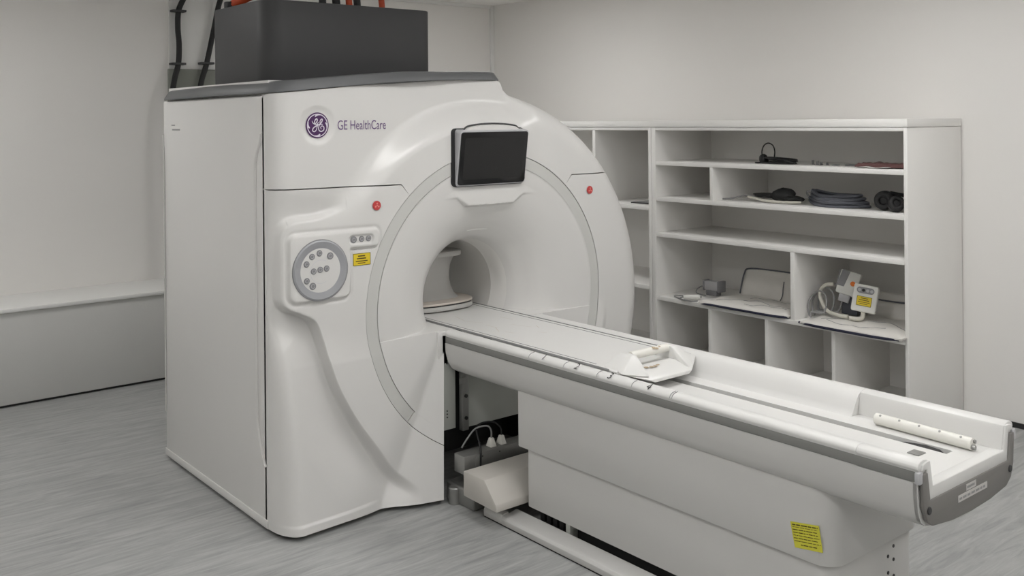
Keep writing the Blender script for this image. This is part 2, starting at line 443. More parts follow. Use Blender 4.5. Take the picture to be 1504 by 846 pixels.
mri = thing('mri_scanner', 'large white MRI scanner with round bore, control dial and charcoal box on top', 'MRI scanner', (-.4, 1.145, 0))
R0, R1, RO = .6605, .7185, .7215
aL = ang(.655, 1.413); aR = 180 - aL
pL = (YC + RO * math.cos(math.radians(aL)), ZB + RO * math.sin(math.radians(aL))); pR = (2 * YC - pL[0], pL[1])
RIMC, RIM = (1.15, .81), 1.082
def rimpt(z, R=RIM): return (RIMC[0] + math.sqrt(R * R - (z - RIMC[1]) ** 2), z)
rp = rimpt(1.461)
TOPR = 1.285
rimA0 = ang(1.375, RIMC[1] + math.sqrt(RIM ** 2 - .225 ** 2), RIMC); rimA1 = ang(*rp, RIMC)
outer = [(SL, 1.466), (SL, 1.868)] + [(y, float(topz(y)) - .002) for y in np.linspace(0.02, TOPR - .03, 40)] + [(TOPR - .008, 1.945), (TOPR, 1.935), (TOPR + .018, 1.90), (TOPR + .045, 1.882)] + arc(RIM, rimA0, rimA1, 60, RIMC)
e_out = lambda t: 1 - (1 - t) ** 1.35
add('upper_front_cover', panel(arc(RO, aL, aR), outer, [pL, (.617, 1.461), (SL, 1.466)], [pR, (1.673, 1.461), rp], 300, 190, ease=e_out), WHITE, mri, 60)
def yedge(z): return .748 + .114 * (z - .02) / .732
def edge_hit(R):
    z = .3
    for _ in range(40): z = ZB - math.sqrt(R * R - (YC - yedge(z)) ** 2)
    return yedge(z), z
ylow, zlow = edge_hit(RO)
aLow = ang(ylow, zlow)
add('lower_front_cover', panel(arc(RO, aL, aLow), [(SL, 1.461), (SL, .022), (yedge(.022), .022)], [pL, (.616, 1.456), (SL, 1.461)], [(ylow, zlow), (yedge(.022), .022)], 330, 300), WHITE, mri, 60)
fl_ = rimpt(.022)
add('right_front_cover', panel(arc(RO, aR, -(aLow - 180), 120),
                              arc(RIM, rimA1, math.degrees(math.atan2(fl_[1] - RIMC[1], fl_[0] - RIMC[0])), 90, RIMC) + [(2 * YC - yedge(.022), .022)],
                              [pR, (1.674, 1.456), rimpt(1.456)], [(2 * YC - ylow, zlow), (2 * YC - yedge(.022), .022)], 220, 120, ease=e_out), WHITE, mri, 60)
aF = 223.6
add('light_band', panel(arc(R0 + .002, aF, 180 - aF, 200), arc(R1, aF, 180 - aF, 200), [arc(R0 + .002, aF, aF, 2)[0], arc(R1, aF, aF, 2)[0]], [arc(R0 + .002, 180 - aF, 180 - aF, 2)[0], arc(R1, 180 - aF, 180 - aF, 2)[0]], 300, 8, off=-.003), BAND, mri, 60)
yi, zi = edge_hit(R1); aI = ang(yi, zi)
RBORE = .272
zb = .757; yb = YC - math.sqrt(RBORE ** 2 - (ZB - zb) ** 2); aB = ang(yb, zb)
yr = YC - math.sqrt(R0 ** 2 - (ZB - zb) ** 2); aRg = ang(yr, zb)
add('bore_flare', panel(arc(RBORE, aB, 180 - aB, 160), arc(R0, aRg, 180 - aRg, 200), [(yb, zb), (yr, zb)], [(2 * YC - yb, zb), (2 * YC - yr, zb)], 300, 130, skirt=.012, ease=lambda t: t ** 1.6), WHITE, mri, 60)
zs = .755; ysr = YC - math.sqrt(R0 ** 2 - (ZB - zs) ** 2); aS = ang(ysr, zs)
mir = lambda P: [(2 * YC - a, b) for a, b in P]
cre = [(ysr + .0005, zs), (yedge(zs), zs)]; y0e, z0e = edge_hit(R0); aI0 = ang(y0e, z0e); rarc = arc(R0, aS, aI0, 80)
for P_ in (lambda Q: Q, mir):
    add('table_shroud', panel(P_(cre), P_(rarc), P_([cre[0], rarc[0]]), P_([cre[1], (y0e, z0e)]), 120, 110, skirt=.012), WHITE, mri, 40)
    add('shroud_foot', panel(P_(arc(R0 + .0005, aF + .3, aI0, 30)), P_(arc(R1, aF + .3, aI, 30)), P_([arc(R0 + .0005, aF + .3, aI, 2)[0], arc(R1, aF + .3, aI, 2)[0]]), P_([(y0e, z0e), (yi, zi)]), 30, 14, skirt=.012), WHITE, mri, 40)
    yl = np.linspace(ysr + .0005, yb + .004, 60); xa = front(np.minimum(yl, yb), np.full(60, .7572)); xb_ = front(np.minimum(yl, yedge(zs)), np.full(60, zs))
    V = [(a, P_([(y, 0)])[0][0], .7572) for a, y in zip(xa, yl)] + [(max(a, b), P_([(y, 0)])[0][0], zs) for a, b, y in zip(xb_, xa, yl)]
    add('shroud_ledge', (V, [(i, i + 1, 61 + i, 60 + i) for i in range(59)]), WHITE, mri, 40)
add('bore_tube', lathe_x([(-.136, .2725), (-.15, .2689), (-.17, .2648), (-.20, .2614), (-.25, .26), (-.253, .2583), (-.258, .26), (-1.10, .26), (-1.2, .29), (-1.24, .33)], (YC, ZB), 96), BORE, mri)

# body behind the covers
def plan_top():
    left = [(-1.20, 0.03), (-1.17, 0.0), (-.6, -.002), (0.0, 0.0), (.045, .02), (.07, .06)]
    fr = [(.075, .12), (.07, .3), (.055, .5), (.035, .7), (.01, .95), (.0, 1.1), (-.005, 1.2), (-.02, 1.26), (-.06, 1.30), (-.12, 1.335), (-.3, 1.385), (-.7, 1.41), (-1.17, 1.41), (-1.20, 1.38)]
    return left + fr
PT = plan_top()
def zcap(x, y): return float(topz(y)) - .006 * (abs(x + .6) / .6) ** 2 * (x < 0)
def inset(poly, d):
    n = len(poly); out = []
    for i in range(n):
        a, p, b = np.array(poly[i - 1]), np.array(poly[i]), np.array(poly[(i + 1) % n])
        t = (b - a) / (np.linalg.norm(b - a) + 1e-9); nrm = np.array([-t[1], t[0]])
        out.append(tuple(p + nrm * d))
    return out
area = sum(PT[i][0] * PT[(i + 1) % len(PT)][1] - PT[(i + 1) % len(PT)][0] * PT[i][1] for i in range(len(PT)))
sgn = 1 if area > 0 else -1
o1 = inset(PT, -.012 * sgn); o2 = inset(PT, .012 * sgn); o3 = inset(PT, .03 * sgn); nP = len(PT)
V = [(x, y, zcap(x, y) + .001) for x, y in o1] + [(x, y, zcap(x, y) + .008) for x, y in o1] + [(x, y, zcap(x, y) + .044) for x, y in o2] + [(x, y, zcap(x, y) + .049) for x, y in o3]
F = [tuple(range(nP)), tuple(range(4 * nP - 1, 3 * nP - 1, -1))]
for k in range(3): F += [(k * nP + i, k * nP + (i + 1) % nP, (k + 1) * nP + (i + 1) % nP, (k + 1) * nP + i) for i in range(nP)]
add('top_cap', (V, F), DGREY, mri, 40)
# left side cover: flat panel with rounded bottom and a plinth line
sp = thing
side = join(bevel(box(-1.222, -.004, 0.0, .05, .022, 1.866), .012, 3))
add('side_cover', side, WHITE, mri, 40)
add('side_plinth', box(-1.226, -.003, -.004, .05, .02, .056, .003, 2), WHITE, mri, 40)
def side_groove(xs, m):
    return tube(xs, .006, 8)
add('side_seam_trim', tube(catmull([(-.035, -.001, 1.70), (-.05, -.002, 1.66), (-.085, -.003, 1.60), (-.098, -.003, 1.50), (-.098, -.003, 1.0), (-.098, -.003, .55), (-.09, -.003, .44), (-.05, -.003, .34), (-.02, -.001, .28)], 8), .0075, 10), WHITE, mri)
add('side_seam_trim', tube(catmull([(-1.222, .0, 1.69), (-1.212, -.002, 1.62), (-1.206, -.003, 1.5), (-1.206, -.003, .4), (-1.206, -.003, .3), (-1.212, -.002, .25)], 8), .0045, 10), BAND, mri)
core = prism([(-1.215, .03), (-.03, .03), (-.03, 1.26), (-.07, 1.32), (-.3, 1.375), (-.7, 1.40), (-1.215, 1.40)], 2, 1.2, 1.93)
coreL = box(-1.215, -.03, .03, .70, .03, 1.2)
add('body_core', join(core, coreL), WHITE, mri, 30)
add('rear_cylinder_cover', lathe_x([(-.062, 1.0815), (-.09, 1.079), (-.16, 1.065), (-.24, 1.05), (-1.12, 1.05), (-1.18, 1.03), (-1.215, .98), (-1.215, .36)], (1.15, .81), 120, math.radians(-47.5), math.radians(100)), WHITE, mri, 40)
add('rear_cover', box(-1.215, -1.19, .05, 1.85, .03, .56), WHITE, mri)
# charcoal box with rounded front corners
bxp = []
X0, X1, Y0, Y1 = -1.08, -.45, .215, 1.17
def rounded_plan(x0, x1, y0, y1, rs):
    P = []
    for (cx, cy, a0, r) in ((x1, y0, -90, rs[0]), (x1, y1, 0, rs[1]), (x0, y1, 90, rs[2]), (x0, y0, 180, rs[3])):
        sx = -1 if cx == x1 else 1; sy = 1 if cy == y0 else -1
        ox, oy = cx + sx * r, cy + sy * r
        for k in range(9):
            a = math.radians(a0 + 90 * k / 8); P.append((ox + r * math.cos(a), oy + r * math.sin(a)))
    return P
add('top_box', prism(rounded_plan(X0, X1, Y0, Y1, (.10, .05, .03, .03)), 2, 1.90, 2.338, .005), CHAR, mri, 40)

# dark inside of the table bay
add('bay_recess', join(box(-.32, -.30, .70, 1.6, .02, .75), box(-.30, .05, .735, .745, .02, .74), box(-.30, .05, 1.545, 1.555, .02, .74)), VOID, mri, 0)
add('bay_flange', bevel(box(.088, .096, .838, .912, .285, .735), .002), PLATE, mri)
add('bay_flange', bevel(box(.088, .096, 1.378, 1.452, .285, .735), .002), PLATE, mri)
add('bay_panel', box(.10, .112, .972, 1.40, .28, .66, .003), PLATE, mri)
add('bay_strut', join(box(.105, .135, .925, .962, .275, .66, .003), box(.135, .14, .905, .94, .50, .53, .001)), METAL, mri)
for zz in (.345, .36, .375, .60, .615, .63):
    add('screw', disc((.096, .862, zz), (1, 0, 0), .0035, .0025, 10), BLACK, mri)
for zz in (.335, .44):
    add('latch', disc((.135, .944, zz), (1, 0, 0), .009, .006, 12), BLACK, mri)
for s_ in (-1, 1):
    y0, y1 = sorted((YC + s_ * .330, YC + s_ * .226))
    add('bore_bridge', box(-.25, .096, y0, y1, .60, .7535, .003), WHITE, mri)
# ---- decals follow the cover surface
def on_front(V2, F2, lift):
    Y = np.array([p[0] for p in V2]); Z = np.array([p[1] for p in V2]); X = front(Y, Z) + lift
    return list(zip(X, Y, Z)), F2
def flat_disc(c, r, n=40, r_in=0.0, rings=3):
    V2 = []; F2 = []
    rr = np.linspace(r_in if r_in else r * .02, r, rings + 1)
    for q in rr:
        for k in range(n): V2.append((c[0] + q * math.cos(2 * math.pi * k / n), c[1] + q * math.sin(2 * math.pi * k / n)))
    for i in range(rings):
        for k in range(n): F2.append((i * n + k, i * n + (k + 1) % n, (i + 1) * n + (k + 1) % n, (i + 1) * n + k))
    if not r_in: F2.append(tuple(range(n)))
    return V2, F2
LC = (.208, 1.734); LR = .056
em = add('emblem', on_front(*flat_disc(LC, LR), .0025), PURPLE, mri)
add('emblem_ring', on_front(*flat_disc(LC, LR * .90, 40, LR * .83, 1), .0040), LOGOW, em)
def lg(p): return (LC[0] + (p[0] - 408) / 292 * LR, LC[1] - (p[1] - 412) / 308 * LR)
strokes = [[(272, 305), (285, 345), (325, 378), (372, 352), (402, 296), (385, 256), (350, 285), (330, 345), (348, 395), (395, 385), (432, 335)],
           [(415, 372), (400, 440), (370, 525), (322, 563), (282, 530), (312, 465), (400, 415), (480, 372), (528, 300), (520, 262), (488, 280), (468, 340), (500, 385), (545, 385)],
           [(500, 385), (455, 410), (432, 470), (448, 535), (505, 558), (562, 520), (565, 455), (520, 428), (484, 462), (505, 505)]]
for s_ in strokes:
    v2, f2 = ribbon([lg(p) for p in s_], .0048, 6)
    add('emblem_stroke', on_front(v2, f2, .0046), LOGOW, em)
for k, (a0, px_) in enumerate(((105, 0), (15, 0), (285, 0), (195, 0))):
    pts = [(LC[0] + LR * rr * math.cos(math.radians(a0 + da)), LC[1] + LR * rr * math.sin(math.radians(a0 + da))) for rr, da in ((.86, -34), (.83, -18), (.77, -6), (.70, 2))]
    v2, f2 = ribbon(pts, .0075, 5)
    add('emblem_flourish', on_front(v2, f2, .0048), LOGOW, em)
tv, tf = text_vf('GE HealthCare', 1.0)
tx0, tx1 = min(p[0] for p in tv), max(p[0] for p in tv); ty1 = max(p[1] for p in tv)
add('brand_lettering', on_front([(.305 + (p[0] - tx0) / (tx1 - tx0) * .270, 1.7135 + p[1] / ty1 * .0415) for p in tv], tf, .0012), TEXTP, mri, 0)
# stop buttons
def face_disc(name, y, z, r, t, m, parent, lift=0.0, bev=.0015, n=24):
    x = float(front(np.array([y]), np.array([z]))[0]) + lift
    return add(name, disc((x - .004, y, z), (1, 0, 0), r, t + .004, n, bev), m, parent)
for y in (.482, 1.801):
    c = face_disc('stop_button_rim', y, 1.372, .0245, .002, PEDM, mri)
    b_ = face_disc('stop_button', y, 1.372, .021, .007, RED, mri)
    x = float(front(np.array([y]), np.array([1.372]))[0]) + .0075
    m_ = []
    for k in range(3):
        a = math.radians(90 + 120 * k); m_.append(disc((x, y + .009 * math.cos(a), 1.372 + .009 * math.sin(a)), (1, 0, 0), .0042, .0008, 10))
    m_.append(disc((x, y, 1.372), (1, 0, 0), .0035, .0008, 10))
    add('stop_symbol', join(*m_), REDMARK, b_)
# control dial
DC = (.196, 1.113); DR = .126
xd = float(front(np.array([DC[0]]), np.array([DC[1]]))[0])
cp = add('control_dial', lathe_x([(xd - .004, DR + .004), (xd + .003, DR + .003), (xd + .006, DR - .003), (xd - .001, DR * .715), (xd - .004, DR * .70), (xd - .02, DR * .70)], DC, 64), RINGG, mri)
add('dial_edge', lathe_x([(xd - .002, DR + .0065), (xd + .003, DR + .0055), (xd + .003, DR + .0035)], DC, 64), BTN, cp)
add('dial_face', disc((xd - .03, *DC), (1, 0, 0), DR * .70, .0275, 48), DIALW, cp)
add('dial_inner_arc', lathe_x([(xd - .003, .053), (xd + .0002, .0515), (xd + .0002, .0490), (xd - .003, .0475)], (DC[0] + .002, DC[1] - .006), 40, math.radians(60), math.radians(300)), DIALW, cp)
def dl(p): return (DC[0] + (p[0] - 434) / 256 * DR, DC[1] - (p[1] - 434) / 275 * DR)
for (p, r) in (((299, 364), .0135), ((352, 300), .0135), ((424, 273), .0135), ((528, 308), .0155), ((367, 437), .0135), ((430, 428), .0135), ((492, 423), .0135), ((301, 520), .0135), ((357, 574), .0155)):
    q = dl(p)
    b_ = add('dial_button', disc((xd - .003, *q), (1, 0, 0), r, .006, 20, .0015), BTN, cp)
    add('dial_button', tube([(xd + .0032, q[0] + r * .55 * math.cos(a), q[1] + r * .55 * math.sin(a)) for a in np.linspace(0, 2 * math.pi, 12, endpoint=False)], .0011, 6, True), BTNMARK, cp)
xo = float(front(np.array([.398]), np.array([1.23]))[0])
for i, y in enumerate((.362, .402, .437)):
    add('oval_button', disc((xo - .003, y, 1.2295), (1, 0, 0), .0155 if i == 0 else .0135, .007, 20, .0015), BTN, mri)
    add('oval_button_mark', tube([(xo + .0042, y + .007 * math.cos(a), 1.2295 + .007 * math.sin(a)) for a in np.linspace(0, 2 * math.pi, 12, endpoint=False)], .0011, 6, True), BTNMARK, mri)
# yellow caution label: rim, field and printed lines
xs = float(front(np.array([.405]), np.array([1.14]))[0])
lab = add('caution_label', box(xs, xs + .0012, .361, .449, 1.112, 1.166), YEL, mri, 0)
ln = [box(xs + .0012, xs + .0016, .361, .449, 1.164, 1.166), box(xs + .0012, xs + .0016, .361, .449, 1.112, 1.114), box(xs + .0012, xs + .0016, .361, .363, 1.112, 1.166), box(xs + .0012, xs + .0016, .447, .449, 1.112, 1.166)]
for (a, b, z, hh) in ((.385, .421, 1.154, .005), (.379, .426, 1.143, .005), (.374, .434, 1.1315, .0042), (.384, .422, 1.1225, .0035)):
    ln.append(box(xs + .0012, xs + .0016, a, b, z - hh / 2, z + hh / 2))
add('label_print', join(*ln), INK, lab, 0)
# small print on the side cover
add('side_print', join(box(-1.10, -1.055, -.0012, 0, 1.735, 1.741), box(-1.09, -.985, -.0012, 0, 1.712, 1.719)), CABG, mri, 0)

# monitor on the fascia
mon = []
def mon_m():
    # local: x out of the face, y right, z up; tilted slightly to look down
    m_ = Matrix.Translation((.130, 1.130, 1.566)) @ Matrix.Rotation(math.radians(8.5), 4, 'Y')
    return m_
MM = mon_m()
add('monitor_bay', prism([(p[0], p[1]) for p in rounded_plan(.896, 1.352, 1.430, 1.712, (.03, .03, .03, .03))], 0, .075, .1025, .003), BLACK, mri, 40)
hs = add('monitor_housing', xf(prism(rounded_plan(-.213, .213, -.135, .135, (.016,) * 4), 0, -.055, -.002, .004), MM), SILVER, mri, 40)
add('monitor_bezel', xf(prism(rounded_plan(-.206, .206, -.128, .128, (.014,) * 4), 0, -.004, .003, .0015), MM), GLASS, hs, 40)
add('monitor_screen', xf(box(.003, .0036, -.183, .183, -.102, .100), MM), LCD, hs, 0)
add('monitor_handle', xf(join(prism([(-.165, .12), (-.165, .136), (-.14, .150), (-.07, .158), (.0, .160), (.07, .158), (.14, .150), (.165, .136), (.165, .12)], 0, -.050, -.016, .004)), MM), WHITE, mri, 40)
add('monitor_handle_line', xf(tube(catmull([(-.034, -.170, .136), (-.034, -.146, .152), (-.034, -.07, .1615), (-.034, 0, .164), (-.034, .07, .1615), (-.034, .146, .152), (-.034, .170, .136)], 6), .0045, 8), MM), CHAR, mri)

# ------------------------------------------------------------------ patient table
tab = thing('patient_table', 'long white patient table with grey side strips in front of the scanner', 'patient table', (1.4, 1.145, 0))
T0, T1 = .12, 2.43
def sym(profile): return profile + [(-o, z) for o, z in reversed(profile)]
# outer shell, lofted along X
prof = [(.301, .702), (.300, .66), (.294, .615), (.280, .585), (.255, .568), (.18, .552), (.09, .540)]
loop = [(YC - o, z) for o, z in prof] + [(YC, .536)] + [(YC + o, z) for o, z in reversed(prof)]
secs = []
for x, k_ in ((T0 - .01, 1.0), (T0 + .03, .9), (T0 + .12, .2), (T0 + .2, 0), (1.0, 0), (1.8, 0), (2.30, 0), (2.40, .0), (2.425, 0), (2.432, 0)):
    secs.append([(x + .05 * k_ * max(0, (.702 - z) / .166) ** 2.2 - (.004 * ((.702 - z) / .166) if x > 2.42 else 0), y, z) for y, z in loop])
nL = len(loop); V = [p for s_ in secs for p in s_]
F = [(k * nL + i, k * nL + i + 1, (k + 1) * nL + i + 1, (k + 1) * nL + i) for k in range(len(secs) - 1) for i in range(nL - 1)]
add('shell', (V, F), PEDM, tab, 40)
for s_ in (-1, 1):
    y0, y1 = sorted((YC + s_ * .299, YC + s_ * .26))
    add('side_strip', box(T0 - .01, T1 - .004, y0, y1, .7025, .7335, .002), STRIPE, tab)
    y0, y1 = sorted((YC + s_ * .309, YC + s_ * .285))
    add('strip_end_cap', box(T1 - .004, T1 + .012, y0, y1, .700, .735, .004), SILVER, tab)
    # rails with a ramp down into the tray; the ends step down into a deep well
    o = lambda p: (YC + s_ * p[0], p[1])
    top = [(.298, .7345), (.304, .742), (.303, .750), (.297, .757), (.287, .762), (.272, .764), (.255, .761), (.24, .756)]
    xc = 1.93 if s_ > 0 else 2.24
    add('rail', prism([o(p) for p in top + [(.228, .748), (.212, .728), (.197, .702), (.186, .684), (.18, .6805), (.18, .672), (.25, .672), (.258, .7005), (.298, .7005)]], 0, T0 - .005, xc), WHITE2, tab, 50)
    add('rail', prism([o(p) for p in top + [(.236, .745), (.230, .72), (.224, .685), (.222, .672), (.25, .672), (.258, .7005), (.298, .7005)]], 0, xc, T1 + .004, .002), WHITE2, tab, 50)
# tray floor with a centre slot
SY0, SY1 = 1.207, 1.249
fl = [box(T0, T1, YC - .223, SY0, .66, .680), box(T0, T1, SY1, YC + .223, .66, .680), box(2.335, T1, SY0, SY1, .66, .680)]
add('tray_floor', join(*fl), WHITE2, tab, 0)
add('slot_channel', box(1.0, 2.335, SY0 - .002, SY1 + .002, .650, .656), STRIPE, tab, 0)
add('slot_belt', prism([(2.13, .656), (2.18, .672), (2.25, .679), (2.295, .676), (2.33, .657)], 1, SY0 + .004, SY1 - .006, .002), RUBBER, tab)
add('rail_pad', box(2.25, 2.29, 1.12, 1.165, .6805, .683, .001), STRIPE, tab)
add('end_backing', prism([(y, z) for y, z in loop] + [(YC + .262, .702), (YC + .248, .640), (YC - .248, .640), (YC - .262, .702)], 0, T1 - .012, T1 - .001), PEDM, tab, 0)
# end bumper: grey plate in a light rim
def ring_loop(sc_, dz): return [(YC + (y - YC) * sc_, z + dz) for y, z in loop]
endp = [(YC - .292, .70), (YC - .286, .63), (YC - .268, .588), (YC - .235, .567), (YC - .12, .553), (YC, .549), (YC + .12, .553), (YC + .235, .567), (YC + .268, .588), (YC + .286, .63), (YC + .292, .70), (YC + .292, .728), (YC + .262, .728), (YC + .248, .645), (YC - .248, .645), (YC - .262, .728), (YC - .292, .728)]
add('end_plate', prism(endp, 0, T1 + .001, T1 + .014, .004), ENDGREY, tab, 40)
sill = [(YC - .262, .735), (YC - .248, .643), (YC + .248, .643), (YC + .262, .735), (YC + .290, .735), (YC + .285, .752), (YC + .262, .757), (YC + .242, .757), (YC + .226, .681), (YC - .226, .681), (YC - .242, .757), (YC - .262, .757), (YC - .285, .752), (YC - .290, .735)]
add('end_sill', prism(sill, 0, T1 - .03, T1 + .010, .003), WHITE2, tab, 40)
for y in (.885, 1.372 + .03):
    add('end_bolt', disc((T1 + .013, y, .618), (1, 0, 0), .011, .005, 16, .0015), CHAR, tab)
e1 = add('end_label', box(T1 + .0142, T1 + .0152, 1.108, 1.170, .620, .639), PAPER, tab, 0)
e2 = add('end_label', box(T1 + .0142, T1 + .0156, 1.057, 1.242, .597, .617), PAPER, tab, 0)
pr_ = [box(T1 + .0152, T1 + .0155, 1.113, 1.160, .626, .633)]
add('label_print', join(*pr_), CABG, e1, 0)
rr_ = random.Random(3); pr_ = []; y = 1.063
while y < 1.232:
    w_ = rr_.uniform(.012, .03); pr_.append(box(T1 + .0156, T1 + .0159, y, min(y + w_, 1.236), .603, .610)); y += w_ + .006
add('label_print', join(*pr_), CABG, e2, 0)
# cradle board with moulded edges
cb = [(.222, .7515), (.222, .757), (.214, .7605), (.205, .758), (.198, .7575), (.10, .754), (0, .7525)]
cl = [(YC - o_, z) for o_, z in cb] + [(YC + o_, z) for o_, z in reversed(cb[:-1])] + [(YC + .222, .7515), (YC + .15, .730), (YC + .085, .7125), (YC - .085, .7125), (YC - .15, .730)]
add('cradle', prism(cl, 0, -.95, 1.16), WHITE2, tab, 40)
for s_ in (-1, 1):
    for o_ in (.224, .196):
        add('cradle_seam', box(-.9, 1.12 if o_ > .2 else 1.02, YC + s_ * o_ - .0012, YC + s_ * o_ + .0012, .7535, .7615 if o_ > .2 else .7590), CABG, tab, 0)
# cradle nose with handle
nose = bmesh.new()
pts = [(1.10, YC - .222, .757), (1.155, YC - .222, .757), (1.165, YC - .215, .745), (1.235, YC - .135, .722), (1.245, YC - .12, .718), (1.245, YC + .12, .718), (1.235, YC + .135, .722), (1.175, YC + .222, .745), (1.165, YC + .222, .757), (1.10, YC + .222, .757),
       (1.10, YC - .115, .757), (1.10, YC + .115, .757), (1.215, YC - .105, .735), (1.215, YC + .105, .735)]
def hull(pts_):
    bm = bmesh.new()
    for p in pts_: bm.verts.new(p)
    r = bmesh.ops.convex_hull(bm, input=bm.verts)
    bmesh.ops.delete(bm, geom=list({g for g in r['geom_interior'] + r['geom_unused'] if isinstance(g, bmesh.types.BMVert)}), context='VERTS')
    bmesh.ops.dissolve_limit(bm, angle_limit=math.radians(1), verts=bm.verts, edges=bm.edges)
    bm.verts.index_update()
    out = [tuple(v.co) for v in bm.verts], [tuple(v.index for v in f.verts) for f in bm.faces]; bm.free(); return out
np_ = add('cradle_nose', bevel(hull([(1.14, YC - .222, .757), (1.16, YC - .222, .750), (1.14, YC - .10, .7135), (1.14, YC + .10, .7135), (1.255, YC - .10, .7135), (1.255, YC + .10, .7135), (1.25, YC - .125, .726), (1.25, YC + .125, .726), (1.185, YC + .222, .757), (1.185, YC + .222, .750), (1.14, YC + .222, .757), (1.14, YC + .222, .750), (1.23, YC - .1, .736), (1.23, YC + .1, .736)]), .004), WHITE2, tab, 40)
for s_ in (-1, 1):
    c = lambda x, o_, z: (x, YC + s_ * o_, z)
    add('handle_cheek', bevel(hull([c(1.06, .105, .757), c(1.06, .20, .757), c(1.09, .105, .806), c(1.155, .105, .806), c(1.09, .135, .806), c(1.155, .135, .806), c(1.16, .215, .757), c(1.185, .215, .750), c(1.24, .118, .735), c(1.20, .105, .735), c(1.10, .105, .735)]), .004), WHITE2, tab, 40)
add('handle_bar', tube([(1.128, YC - .11, .797), (1.128, YC + .11, .797)], .0165, 16), CREAM, tab)
st = [((1.14, YC + .015, .8115), .009), ((1.143, YC + .03, .808), .007), ((1.138, YC + .05, .812), .005)]
add('handle_stain', join(*[disc(p, (.3, 0, 1), r_, .0012, 10) for p, r_ in st]), DIRT, tab)
add('handle_stain', join(*[disc((1.175 + .01 * math.sin(k), YC - .07 + .022 * k, .7532), (0, 0, 1), .010 - .0006 * k, .001, 9) for k in range(7)]), DIRT, tab)
# scale marks and numerals on the left rail
for x in (.722, .938, 1.129, 1.316, 1.505, 1.515):
    add('scale_mark', tube([(x, YC - .3045, .746), (x, YC - .299, .757), (x, YC - .288, .763), (x, YC - .270, .7655)], .0014, 5), CABG, tab)
for i, x in enumerate((.785, .985, 1.172, 1.372)):
    tv, tf = text_vf(str(i + 1), .042)
    m_ = Matrix.Translation((x + .012, YC - .3035, .7535)) @ Matrix.Rotation(math.radians(40), 4, 'X') @ Matrix.Shear('XY', 4, (0.0, 0.0)) @ Matrix.Scale(1.0, 4)
    add('scale_numeral', xf(([(p[0] + .25 * p[1], p[1], 0.0012) for p in tv], tf), m_), INKB, tab, 0)
# scuffs on the cradle
rr_ = random.Random(5); sc_ = []
for k in range(9):
    x = rr_.uniform(-.1, .45); y = YC + rr_.uniform(-.12, .12); a = rr_.uniform(-.5, .5); l = rr_.uniform(.02, .06)
    zf = .7527 + .0045 * (abs(y - YC) / .198) ** 2 + .0006
    sc_.append(([(x - l * math.cos(a), y - l * math.sin(a), zf), (x + l * math.cos(a), y + l * math.sin(a), zf), (x + l * math.cos(a), y + l * math.sin(a) + .003, zf), (x - l * math.cos(a), y - l * math.sin(a) + .003, zf)], [(0, 1, 2, 3)]))
add('cradle_scuffs', join(*sc_), TAN, tab, 0)
# pedestal
def ped(x0, x1, y0, y1, z0, z1, r0, r1): return prism(rounded_plan(x0, x1, y0, y1, (r1, r1, r0, r0)), 2, z0, z1, .004)
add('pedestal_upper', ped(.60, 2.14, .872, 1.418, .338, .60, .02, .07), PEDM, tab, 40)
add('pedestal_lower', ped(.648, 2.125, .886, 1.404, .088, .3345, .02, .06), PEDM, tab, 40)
add('pedestal_gap', ped(.66, 2.115, .893, 1.397, .33, .34, .02, .06), VOID, tab, 40)
add('pedestal_frame', box(.70, 2.08, .95, 1.34, .01, .09), VOID, tab, 0)
for x in (.875,):
    add('frame_bracket', box(x, x + .025, .905, .95, .012, .088, .002), PLATE, tab)
for k in range(4):
    add('frame_component', box(.70 + .04 * k, .725 + .04 * k, .918, .95, .03, .07 + .006 * (k % 2), .003), RUBBER, tab)
for (y, z) in ((1.20, .30), (1.20, .245), (1.20, .19), (1.235, .325), (1.235, .28), (1.235, .225)):
    add('pedestal_screw', disc((2.123, y + .02, z - .02), (1, 0, 0), .006, .004, 10), BLACK, tab)
# floor skirts
for s_ in (-1, 1):
    o = lambda p: (YC + s_ * p[0], p[1])
    add('floor_skirt', prism([o(p) for p in ((.340, .006), (.343, .03), (.335, .042), (.318, .045), (.300, .045), (.262, .052), (.254, .052), (.252, .046), (.252, .004), (.335, .004))], 0, .575, 2.30, .002), PEDM, tab, 50)
    add('skirt_rail', prism([o(p) for p in ((.340, .006), (.343, .03), (.335, .046), (.318, .050), (.300, .050), (.300, .006))], 0, .45, .575, .002), PEDM, tab, 50)
    add('skirt_shadow_strip', box(.45, 2.3, *sorted((YC + s_ * .338, YC + s_ * .30)), 0.0, .007), RUBBER, tab, 0)  # black strip painted in as the shadow gap between skirt and floor
# yellow tag on the pedestal
yq = .8705
tagq = [(1.987, .448), (2.092, .466), (2.106, .386), (2.004, .370)]
tg = add('warning_tag', ([(x, yq, z) for x, z in tagq] + [(x, yq + .001, z) for x, z in tagq], [(0, 1, 2, 3), (7, 6, 5, 4), (0, 4, 5, 1), (1, 5, 6, 2), (2, 6, 7, 3), (3, 7, 4, 0)]), YEL2, tab, 0)
def bil(u, v):
    a = np.array(tagq, float); return (1 - u) * (1 - v) * a[0] + u * (1 - v) * a[1] + u * v * a[2] + (1 - u) * v * a[3]
ln = []; rr_ = random.Random(11)
for k, (v, h_, u0, u1) in enumerate(((.10, .045, .05, .95), (.19, .02, .05, .93), (.29, .03, .04, .9), (.40, .03, .05, .92), (.51, .025, .04, .95), (.62, .025, .04, .9), (.73, .025, .04, .97), (.86, .035, .25, .82))):
    u = u0
    while u < u1:
        e = min(u + rr_.uniform(.05, .22), u1)
        q = [bil(u, v - h_ / 2), bil(e, v - h_ / 2), bil(e, v + h_ / 2), bil(u, v + h_ / 2)]
        ln.append(([(p[0], yq - .0006, p[1]) for p in q], [(0, 1, 2, 3)])); u = e + .025
